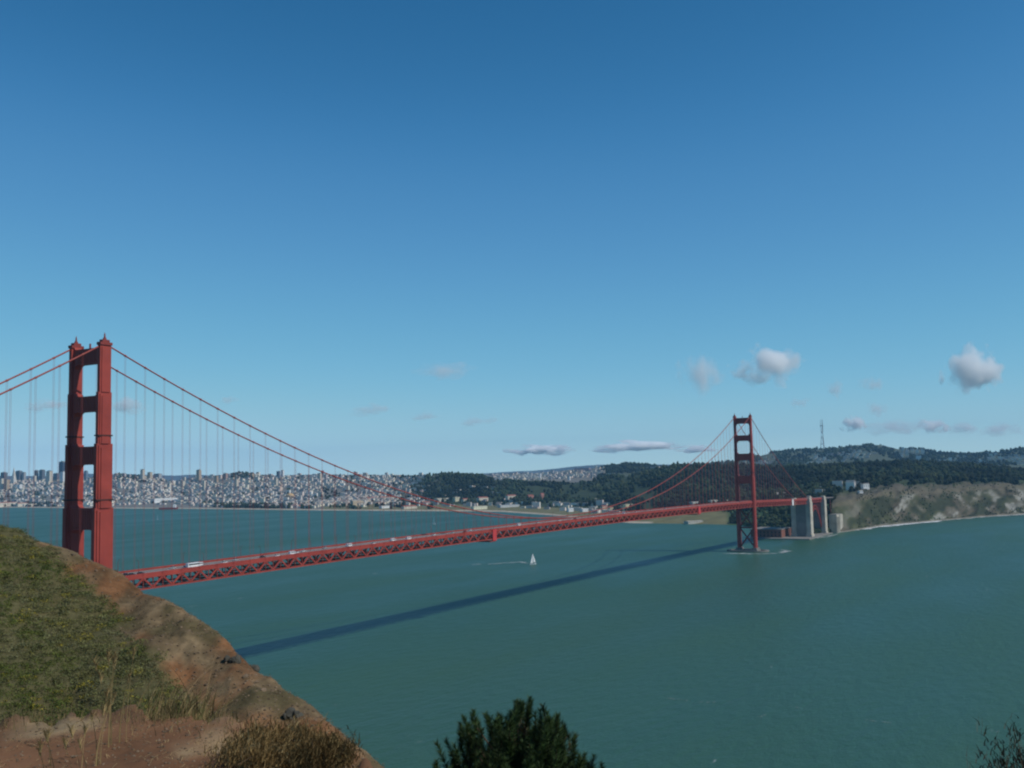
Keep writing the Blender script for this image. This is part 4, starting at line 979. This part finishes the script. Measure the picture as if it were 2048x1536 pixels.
# domed rotunda
d = depth_y(580, 999); p = ground(580, d); t = empty('domed_rotunda', p); H_ = at(580, 986, d)[2]-p[2]; r_ = 7.6*d/FPX
ro = mat('rotunda_stone', (.50, .33, .19), .8, .1, .1)
m = MB(); m.tube([(0, 0, H_*.55), (0, 0, H_*.68)], r_, 16); m.build('entablature', ro, t)
m = MB(); m.tube([(0, 0, H_*.68), (0, 0, H_*.80), (0, 0, H_*.91), (0, 0, H_*.98), (0, 0, H_)], [r_*.9, r_*.84, r_*.62, r_*.3, .3], 16); m.build('dome', mat('dome_tiles', (.55, .36, .18), .7, .1, .1), t)
for k in range(8):
    a = k*math.pi/4; m = MB(); m.tube([(r_*.85*math.cos(a), r_*.85*math.sin(a), -4), (r_*.85*math.cos(a), r_*.85*math.sin(a), H_*.55)], r_*.16, 8); m.build('column', ro, t)
tag(t, 'orange domed rotunda among the trees below the city', 'rotunda')

# tall broadcast mast on the far hill
d = 7900.; p = at(1643, 838, d); zb = ground(1643, d)[2]; t = empty('broadcast_mast', (p[0], p[1], zb-5)); H_ = p[2]-zb
st = mat('mast_steel', (.24, .22, .23), .6, .1, .05)
for k in range(3):
    a = R(90+120*k); q = lambda rr, z: (rr*math.cos(a), rr*math.sin(a), z)
    m = MB(); m.tube([q(19, 0), q(8, H_*.42), q(6.5, H_*.58), q(9, H_*.78), q(9, H_)], [2.2, 1.9, 1.9, 1.8, 1.2], 6); m.build('mast_leg', st, t)
for z, rr in ((.2, 13), (.42, 8.5), (.58, 7), (.80, 15)):
    for k in range(3):
        a, b_ = R(90+120*k), R(210+120*k); m = MB(); m.beam((rr*math.cos(a), rr*math.sin(a), H_*z), (rr*math.cos(b_), rr*math.sin(b_), H_*z), 3.5, 4); m.build('cross_beam', st, t)
tag(t, 'tall three legged broadcast mast on the far hill', 'mast')

# ------------------------------------------------------------------ hillside scrub and dry grass on the headland
def clumps(name, items, m, label, cat, rg):
    "items: (base point, radius, height, colour, leaves)"
    V = []; F = []; C = []; o = 0
    for p, r, h, col, n in items:
        th = rg.uniform(0, 2*math.pi, n); u = rg.uniform(0, 1, n)**.6; z = rg.uniform(.05, 1, n)
        rad = r*u*np.sqrt(np.clip(1-z**2*.75, .05, 1))
        c = np.stack([rad*np.cos(th), rad*np.sin(th), z*h], 1)+p
        s = np.clip(r*rg.uniform(.09, .18, (n, 1)), .02, .085); d1 = rg.normal(0, 1, (n, 3)); d1 /= np.linalg.norm(d1, axis=1, keepdims=True); d2 = rg.normal(0, 1, (n, 3)); d2[:, 2] += .4; d2 /= np.linalg.norm(d2, axis=1, keepdims=True)
        V.append(np.stack([c-d1*s, c+d2*s*.6, c+d1*s, c-d2*s*.6], 1).reshape(-1, 3)); F.append(np.arange(n*4).reshape(-1, 4)+o); o += n*4
        C.append(np.repeat(np.asarray(col)[None]*rg.uniform(.75, 1.3, (n, 1)), 4, 0))
    q = npmesh(name, np.concatenate(V), np.concatenate(F), m, None, False, np.concatenate(C)); return tag(q, label, cat, None, 'stuff')
rg = np.random.default_rng(31)
SC = np.array([[.065, .078, .024], [.085, .096, .026], [.105, .11, .032], [.12, .115, .045], [.10, .095, .045], [.14, .125, .075], [.15, .13, .06]])*np.array([1.0, 1.14, .9])
green_i, grey_i, grass_i = [], [], []
for _ in range(22000):
    x = rg.uniform(-220, 800); r = rg.uniform(60, 131); p, cov = hground(x, r)
    if cov > .3 and rg.random() < cov:
        pn = float(fbm(p[0]/4.5, p[1]/4.5, 3, 87)); k = int(np.clip((pn+.9)/1.8*len(SC)+rg.normal(0, .8), 0, len(SC)-1)); col = SC[k]*rg.uniform(.8, 1.15)
        if rg.random() < .045: col = np.array([.24, .20, .025])
        rr = rg.uniform(.22, .7) if rg.random() < .93 else rg.uniform(.8, 1.3); green_i.append((p-np.array([0, 0, .12]), rr, rr*rg.uniform(.3, .6), col, int(26+rr*52)))
    elif rg.random() < .5:
        q = float(fbm(p[0]/7, p[1]/7, 3, 85))
        col = np.array([.16, .12, .062])*rg.uniform(.6, 1.35) if q < .2 else np.array([.075, .07, .03])*rg.uniform(.6, 1.4)
        rr = rg.uniform(.10, .34); grass_i.append((p-np.array([0, 0, .05]), rr, rr*rg.uniform(.6, 1.2), col, 12))
clumps('coastal_scrub', green_i, M['scrub'], 'low green coastal scrub blanketing the left of the headland', 'scrub', rg)
clumps('dry_grass_tufts', grass_i, M['straw'], 'sparse dry tufts on the bare brown flank of the headland', 'grass', rg)

# loose stones on the bare flank and the ledge
def stones():
    rg = np.random.default_rng(91); V = []; F = []; C = []; B, F1 = ICO1; o = 0
    for _ in range(5200):
        if rg.random() < .8: x = rg.uniform(120, 800); r = rg.uniform(66, 122); sz = rg.uniform(.05, .14) if rg.random() < .97 else rg.uniform(.16, .32)
        else: x = rg.uniform(-100, 620); r = rg.uniform(5, float(np.interp(x, HX, LED))-.1); sz = rg.uniform(.004, .012)
        p, cov = hground(x, r)
        if cov > .45: continue
        V.append(B*rg.uniform(.6, 1.3, (len(B), 1))*sz*np.array([1.2, 1, .7])+p); F += [[q+o for q in f] for f in F1]; o += len(B)
        C += [np.array([.14, .10, .065])*rg.uniform(.5, 1.5)]*len(B)
    tag(npmesh('loose_stones', np.concatenate(V), F, M['straw'], None, False, np.array(C)), 'loose stones on the bare flank and dirt ledge', 'stones', None, 'stuff')
stones()
# dark rock outcrops
def outcrop(x, y, w, h, label, seed):
    # find range on the flank
    best = min(RR[(RR > 60) & (RR < 128)], key=lambda r: abs(px(hground(x, r)[0])[1]-y)); p = hground(x, best)[0]
    rg = np.random.default_rng(seed); t = empty('rock_outcrop', p); d = px(p)[2]; W_, H_ = w*d/FPX, h*d/FPX
    for k in range(7):
        B, F = ICO2; v = B*np.array([1, .7, .8])*rg.uniform(.22, .42)*np.array([W_, W_*.7, H_*1.3]); n = rg.normal(0, 1, (12, 3)); n /= np.linalg.norm(n, axis=1, keepdims=True)
        for q in n: # chop to facets
            lim = rg.uniform(.55, .9)*np.abs(v@q).max(); e_ = v@q; v = v-np.where(e_ > lim, e_-lim, 0)[:, None]*q
        off = np.array([_r[0], _r[1], 0])*rg.uniform(-.45, .45)*W_+np.array([0, 0, 1])*rg.uniform(-.3, .35)*H_
        off -= np.array([_d[0], _d[1], 0])*off[2]*.2
        npmesh('rock', v+off, F, M['rock'], t, False)
    tag(t, label, 'rock', 'rock outcrops on the headland')
outcrop(527, 1415, 50, 26, 'dark grey rock outcrop low on the bare flank', 1)
outcrop(590, 1432, 44, 34, 'larger dark rock outcrop to the right, near the slope edge', 2)
outcrop(468, 1322, 34, 26, 'grey green rock halfway up the bare flank', 3)
outcrop(505, 1340, 28, 20, 'small rock just right of the halfway rock', 4)

# ------------------------------------------------------------------ near grasses, dry bush, pine, bush
def blades(name, items, m, label, cat, thick, kind=None, parent=None):
    "items: (base, direction lean xy, height, colour); curved tapering blades"
    V = []; F = []; C = []
    for p, lean, h, col, w in items:
        p = np.asarray(p, float); side = np.array([-lean[1], lean[0], 0]); n = np.linalg.norm(side); side = side/n if n > 1e-4 else np.array([1., 0, 0]); o = len(V); k = 4
        side = _r*np.array([1, 1, 0])*.8+side*.4
        for i in range(k+1):
            u = i/k; c = p+np.array([lean[0]*u*u*h, lean[1]*u*u*h, h*u*(1-.25*u*(lean[0]**2+lean[1]**2))]); ww = w*(1-u*.85)
            V += [c-side*ww/2, c+side*ww/2]; C += [col, col]
        F += [(o+2*i, o+2*i+1, o+2*i+3, o+2*i+2) for i in range(k)]
    q = npmesh(name, V, F, m, parent, False, np.array(C))
    if parent is None: tag(q, label, cat, None, kind)
    return q
rg = np.random.default_rng(41)
def tuft(x, r, n, h, spread, col, w=.006, lean=.35, bias=(0, 0)):
    p, _ = hground(x, r); out = []
    for _ in range(n):
        q = p+np.array([rg.normal(0, spread), rg.normal(0, spread), -.02]); a = rg.uniform(0, 6.28); l = abs(rg.normal(0, lean))
        out.append((q, (l*math.cos(a)+bias[0], l*math.sin(a)+bias[1]), h*rg.uniform(.45, 1.1), np.asarray(col)*rg.uniform(.65, 1.35), w*rg.uniform(.6, 1.3)))
    return out
STR = (.30, .21, .10); STG = (.17, .15, .06)
it = []
for _ in range(110):
    x = rg.uniform(-60, 470); it += tuft(x, np.interp(x, HX, LED)+rg.normal(.05, .22), int(rg.integers(4, 14)), rg.uniform(.03, .13), .09, STR if rg.random() < .6 else STG, .006)
blades('edge_grass', it, M['straw'], 'short dry grass fringing the edge of the dirt ledge', 'grass', 1, 'stuff')
it = []
for _ in range(20): x = rg.uniform(300, 415); it += tuft(x, np.interp(x, HX, LED)+rg.uniform(.05, .5), 20, rg.uniform(.25, .45), .08, STG if rg.random() < .55 else STR, .008, .5, (_r[0]*.3, _r[1]*.3))
blades('green_gold_grass', it, M['straw'], 'green gold grass clump leaning right beside the dry bush', 'grass', 1, 'stuff')
it = []
for _ in range(260):
    x = rg.uniform(-120, 620); r = rg.uniform(5.2, np.interp(x, HX, LED)); p, _ = hground(x, r); a = rg.uniform(0, 6.28)
    for _ in range(5):
        q = p+np.array([rg.normal(0, .07), rg.normal(0, .07), .005]); l = rg.uniform(1.5, 4); it.append((q, (l*math.cos(a), l*math.sin(a)), rg.uniform(.02, .06), np.array(STR)*rg.uniform(.6, 1.5), .005)); a += rg.normal(0, .6)
blades('straw_litter', it, M['straw'], 'dead straw scattered on the reddish dirt', 'straw', 1, 'stuff')
def stalk(x, r, n, h, label, seedhead=True):
    t = empty('tall_grass', hground(x, r)[0]); it = []; hd = []
    for _ in range(n):
        a = rg.uniform(0, 6.28); l = rg.uniform(.05, .28); hh = h*rg.uniform(.7, 1.05); p = np.array([rg.normal(0, .03), rg.normal(0, .03), -.02]); col = np.array((.32, .23, .10))*rg.uniform(.8, 1.2); ln = (l*math.cos(a), l*math.sin(a))
        it.append((p, ln, hh, col, .008))
        if seedhead:
            tip = p+np.array([ln[0]*hh, ln[1]*hh, hh*(1-.25*l*l)])
            for k in range(12):
                b = tip-np.array([ln[0]*.2, ln[1]*.2, .13])*k/12*hh*.9; aa = rg.uniform(0, 6.28); hd.append((b, (.5*math.cos(aa), .5*math.sin(aa)), .055, col*1.1, .009))
    blades('stem', it, M['straw'], '', '', 1, None, t)
    if hd: blades('seed_head', hd, M['straw'], '', '', 1, None, t)
    tag(t, label, 'grass', 'tall dry grass stalks on the ledge')
stalk(238, 7.0, 7, .62, 'tallest straw coloured grass stalks in the middle of the ledge')
stalk(205, 6.6, 5, .42, 'leaning straw stalks just left of the tallest ones')
stalk(120, 6.0, 4, .36, 'thin straw stalks near the left corner of the dirt')
stalk(175, 5.9, 4, .34, 'short straw stalks between the left corner and the tallest ones')
stalk(505, 6.2, 2, .34, 'single pale stem in front of the dry bush', False)

def dry_bush(x, r, w, h, n, label, cols, name='dry_bush', lean=(0, 0), ls=1.):
    p, _ = hground(x, r); t = empty(name, p-np.array([0, 0, .03])); rg = np.random.default_rng(int(x)); m = MB()
    it = []
    for k in range(n):
        a = rg.uniform(0, 6.28); el = rg.uniform(.1, 1.0); rr = w*rg.uniform(.5, 1.05)
        tip = np.array([math.cos(a)*rr*math.cos(el*1.1), math.sin(a)*rr*math.cos(el*1.1), h*rg.uniform(.45, 1.0)*math.sin(.25+el*1.2)])
        base = tip*rg.uniform(.02, .12)*np.array([1, 1, 0])
        mid = (base+tip)/2+np.array([0, 0, h*.14])+rg.normal(0, .02, 3)
        if k < n*.12: m.tube([base, mid, tip*.95], [.008, .005, .002], 4, False)
        col = np.asarray(cols[rg.integers(len(cols))])
        for i in range(26):
            u = rg.uniform(.35, 1); c = (base*(1-u)**2+2*mid*u*(1-u)+tip*u*u)+rg.normal(0, .018, 3)
            aa = rg.uniform(0, 6.28); it.append((c, (rg.uniform(.3, 1.4)*math.cos(aa)+lean[0], rg.uniform(.3, 1.4)*math.sin(aa)+lean[1]), rg.uniform(.02, .07)*ls, col*rg.uniform(.5, 1.5), .006*ls))
    m.build('twigs', mat('dry_twig', (.09, .06, .035), .9, .3, 8), t)
    blades('dry_leaves', it, M['straw'], '', '', 1, None, t); tag(t, label, 'bush')
dry_bush(548, 6.2, .42, .24, 420, 'dense golden brown dried bush at the edge of the dirt ledge', [(.25, .16, .06), (.30, .20, .08), (.17, .105, .04), (.34, .25, .12)], lean=(_r[0]*.5, _r[1]*.5))
dry_bush(640, 5.9, .26, .26, 160, 'smaller dried bush at the right foot of the dense one', [(.13, .08, .03), (.17, .12, .05)])
dry_bush(2090, 6.4, .80, 1.74, 1900, 'grey brown twiggy bush at the lower right corner', [(.06, .055, .035), (.09, .08, .055), (.045, .05, .022), (.075, .06, .045)], ls=1.25)

def pine():
    x, dep = 1024, 19.3; top = at(x, 1408, dep); base, _ = hground(x, dep/math.cos(math.atan((x-1024)/FPX))); t = empty('pine_tree', base-np.array([0, 0, .3]))
    H_ = top[2]-base[2]+.3; rg = np.random.default_rng(5); m = MB()
    m.tube([(0, 0, 0), (.05, 0, H_*.4), (-.05, .05, H_*.75), (0, 0, H_*.94)], [.17, .13, .08, .03], 10); trunk = m.build('trunk', M['bark'], t, True)
    br = MB(); V = []; F = []; C = []
    def brush(a, b, n, ln):
        a, b = np.asarray(a), np.asarray(b); d = (b-a)/np.linalg.norm(b-a); base_col = np.array([.032, .060, .016])*rg.uniform(.6, 1.5)
        if rg.random() < .05: base_col = np.array([.09, .07, .025])
        u = rg.uniform(0, 1.05, n); c = a+(b-a)*u[:, None]
        q = rg.normal(0, 1, (n, 3)); q -= (q@d)[:, None]*d; q /= np.linalg.norm(q, axis=1, keepdims=True)
        dr = q*.9+d*(.45+.7*u[:, None]); dr /= np.linalg.norm(dr, axis=1, keepdims=True); L_ = ln*rg.uniform(.7, 1.1, (n, 1))*(1.05-.35*u[:, None])
        s = np.cross(dr, rg.normal(0, 1, (n, 3))); s /= np.linalg.norm(s, axis=1, keepdims=True); s *= .006
        o = len(V)*3; V.append(np.stack([c-s, c+s, c+dr*L_], 1).reshape(-1, 3)); C.append(np.repeat(base_col[None]*rg.uniform(.6, 1.5, (n, 1)), 3, 0))
    R0, HC = 1.5, 1.9
    for k in range(620):
        # shoots over and inside a broad dome, tips turned up
        th = rg.uniform(0, 6.28); el = math.asin(rg.uniform(-.1, 1)**1.0 if rg.random() < 2 else 0); rad = rg.uniform(.55, 1.0)**.7
        lump = 1+.16*math.sin(3*th+1)+.12*math.sin(5*th+el*4)
        e_ = np.array([math.cos(th)*math.cos(el)*R0, math.sin(th)*math.cos(el)*R0, math.sin(el)*HC*.92])*rad*lump+np.array([0, 0, H_-HC])
        e_[2] = min(e_[2], H_-.12-.1*rg.random()); up = np.array([e_[0]*.12, e_[1]*.12, 1.0])+rg.normal(0, .16, 3); up /= np.linalg.norm(up)
        ln = rg.uniform(.16, .30)
        if rad > .85 and el > .3 and rg.random() < .5: ln *= 1.25
        tip = e_+up*ln; bpt = np.array([0, 0, max(H_-HC-.4, e_[2]-.9*math.hypot(e_[0], e_[1])-.2)])
        if k % 2 == 0: br.tube([bpt, (bpt+e_)/2+np.array([0, 0, -.1]), e_, tip], [.028, .018, .010, .004], 4, False)
        brush(e_-up*.14, tip, 190, .17)
    V_ = np.concatenate(V); npmesh('crown', V_, np.arange(len(V_)).reshape(-1, 3), M['needle'], t, False, np.concatenate(C))
    br.build('branches', M['bark'], t)
    tag(t, 'dark green pine whose dense crown top rises at the bottom middle', 'pine tree')
pine()

# ------------------------------------------------------------------ haze
def haze():
    m = bpy.data.materials.new('bay_haze'); m.use_nodes = True; t = m.node_tree
    for n in list(t.nodes):
        if n.type != 'OUTPUT_MATERIAL': t.nodes.remove(n)
    v = t.nodes.new('ShaderNodeVolumePrincipled'); v.inputs['Color'].default_value = (.30, .64, 1.0, 1); v.inputs['Density'].default_value = 3.0e-5; v.inputs['Anisotropy'].default_value = 0
    out = [n for n in t.nodes if n.type == 'OUTPUT_MATERIAL'][0]; t.links.new(v.outputs[0], out.inputs['Volume'])
    b = MB(); q = 14400.; b.box(-q, q, -q, q, -16, 640); o = b.build('haze', m); o['kind'] = 'stuff'; o['label'] = 'thin bluish sea haze over the whole bay'
haze()

# ------------------------------------------------------------------ clouds
def cloud_material():
    m = bpy.data.materials.new('cloud_vapour'); m.use_nodes = True; t = m.node_tree; N = t.nodes.new; L = t.links.new
    for n in list(t.nodes):
        if n.type != 'OUTPUT_MATERIAL': t.nodes.remove(n)
    out = [n for n in t.nodes if n.type == 'OUTPUT_MATERIAL'][0]
    tc = N('ShaderNodeTexCoord'); oi = N('ShaderNodeObjectInfo'); ln = N('ShaderNodeVectorMath'); ln.operation = 'LENGTH'; L(tc.outputs['Object'], ln.inputs[0])
    off = N('ShaderNodeVectorMath'); off.operation = 'MULTIPLY_ADD'; off.inputs[1].default_value = (1, 1, .6); L(tc.outputs['Object'], off.inputs[0])
    cmb = N('ShaderNodeCombineXYZ'); mu = N('ShaderNodeMath'); mu.operation = 'MULTIPLY'; mu.inputs[1].default_value = 97; L(oi.outputs['Random'], mu.inputs[0])
    L(mu.outputs[0], cmb.inputs[0]); L(mu.outputs[0], cmb.inputs[1]); L(cmb.outputs[0], off.inputs[2])
    no = N('ShaderNodeTexNoise'); no.inputs['Scale'].default_value = 1.7; no.inputs['Detail'].default_value = 4; no.inputs['Roughness'].default_value = .55; L(off.outputs[0], no.inputs['Vector'])
    a = N('ShaderNodeMath'); a.operation = 'MULTIPLY_ADD'; a.inputs[1].default_value = 2.6; a.inputs[2].default_value = -.68; L(no.outputs['Fac'], a.inputs[0])
    s = N('ShaderNodeMath'); s.operation = 'SUBTRACT'; L(a.outputs[0], s.inputs[0]); L(ln.outputs['Value'], s.inputs[1])
    mx = N('ShaderNodeMath'); mx.operation = 'MAXIMUM'; mx.inputs[1].default_value = 0; L(s.outputs[0], mx.inputs[0])
    at_ = N('ShaderNodeAttribute'); at_.attribute_type = 'OBJECT'; at_.attribute_name = 'thickness'
    d = N('ShaderNodeMath'); d.operation = 'MULTIPLY'; L(mx.outputs[0], d.inputs[0]); L(at_.outputs['Fac'], d.inputs[1])
    v = N('ShaderNodeVolumePrincipled'); v.inputs['Color'].default_value = (1, 1, 1, 1); v.inputs['Anisotropy'].default_value = 0; L(d.outputs[0], v.inputs['Density']); L(v.outputs[0], out.inputs['Volume'])
    return m
CM = cloud_material()
CL = [(895, 742, 118, 30, 1.1, 'oval grey cloud alone above the middle of the bridge'), (745, 820, 86, 24, .9, 'small pinkish cloud above the main cables'), (850, 833, 70, 16, .7, 'thin wisp right of the small pinkish cloud'), (958, 843, 86, 16, .7, 'thin flat wisp farthest right of the middle wisps'),
 (1087, 900, 124, 18, 8.0, 'flat white cloud low over the horizon at centre'), (1285, 893, 175, 20, 8.0, 'long flat white cloud low over the wooded peak'), (1395, 898, 80, 12, 2.5, 'thin pale streak left of the far tower'),
 (1402, 748, 86, 66, 1.5, 'soft round cloud above left of the far tower'), (1540, 730, 130, 66, 2.2, 'large white cloud above the far tower'), (1945, 742, 104, 80, 3.2, 'largest bright cloud near the right edge'),
 (1667, 779, 44, 32, .9, 'small grey puff between the two large clouds'), (1600, 807, 42, 20, .8, 'tiny grey puff right of the far tower top'), (1745, 769, 52, 26, .8, 'faint grey puff left of the largest cloud'), (1752, 820, 42, 26, .9, 'faint puff above the row of low clouds'),
 (1707, 848, 48, 28, 3.0, 'small bright white cloud right of the mast'), (1790, 852, 100, 32, 1.6, 'broken grey cloud right of the small bright one'), (1868, 852, 56, 24, 2.0, 'white topped cloud in the middle of the low row'), (1932, 858, 60, 22, 1.8, 'pale cloud, second from the right in the low row'), (2005, 860, 90, 26, 1.3, 'grey cloud at the right end of the low row'),
 (95, 812, 96, 24, 1.4, 'pale cloud left of the near tower'), (255, 812, 80, 28, 1.6, 'pale cloud just right of the near tower'), (455, 800, 50, 14, .7, 'faint wisp behind the suspenders')]
bmc = bmesh.new(); bmesh.ops.create_icosphere(bmc, subdivisions=3, radius=1); cme = bpy.data.meshes.new('cloud'); bmc.to_mesh(cme); bmc.free(); cme.materials.append(CM)
for x, y, w, h, th, label in CL:
    hy = 963-.0215*x; el = max((hy-y)/FPX, .012); D_ = min(1250/el, 42000.)
    D_ = max(D_, 9000); p = at(x, y, D_); s = D_/FPX/2*1.35
    sz = h*s*1.15; p[2] = max(p[2], 660+sz)
    o = link('cloud', cme); o.location = p; o.rotation_euler.z = YAW-math.pi/2; dy = (w+h)*.5*s if h > .2*w else w*.28*s; o.scale = (w*s, dy, sz)
    o['thickness'] = th*(2.0 if th < 2 else 9.0 if h < .2*w else 5.0)/dy; tag(o, label, 'cloud', 'fair weather clouds')
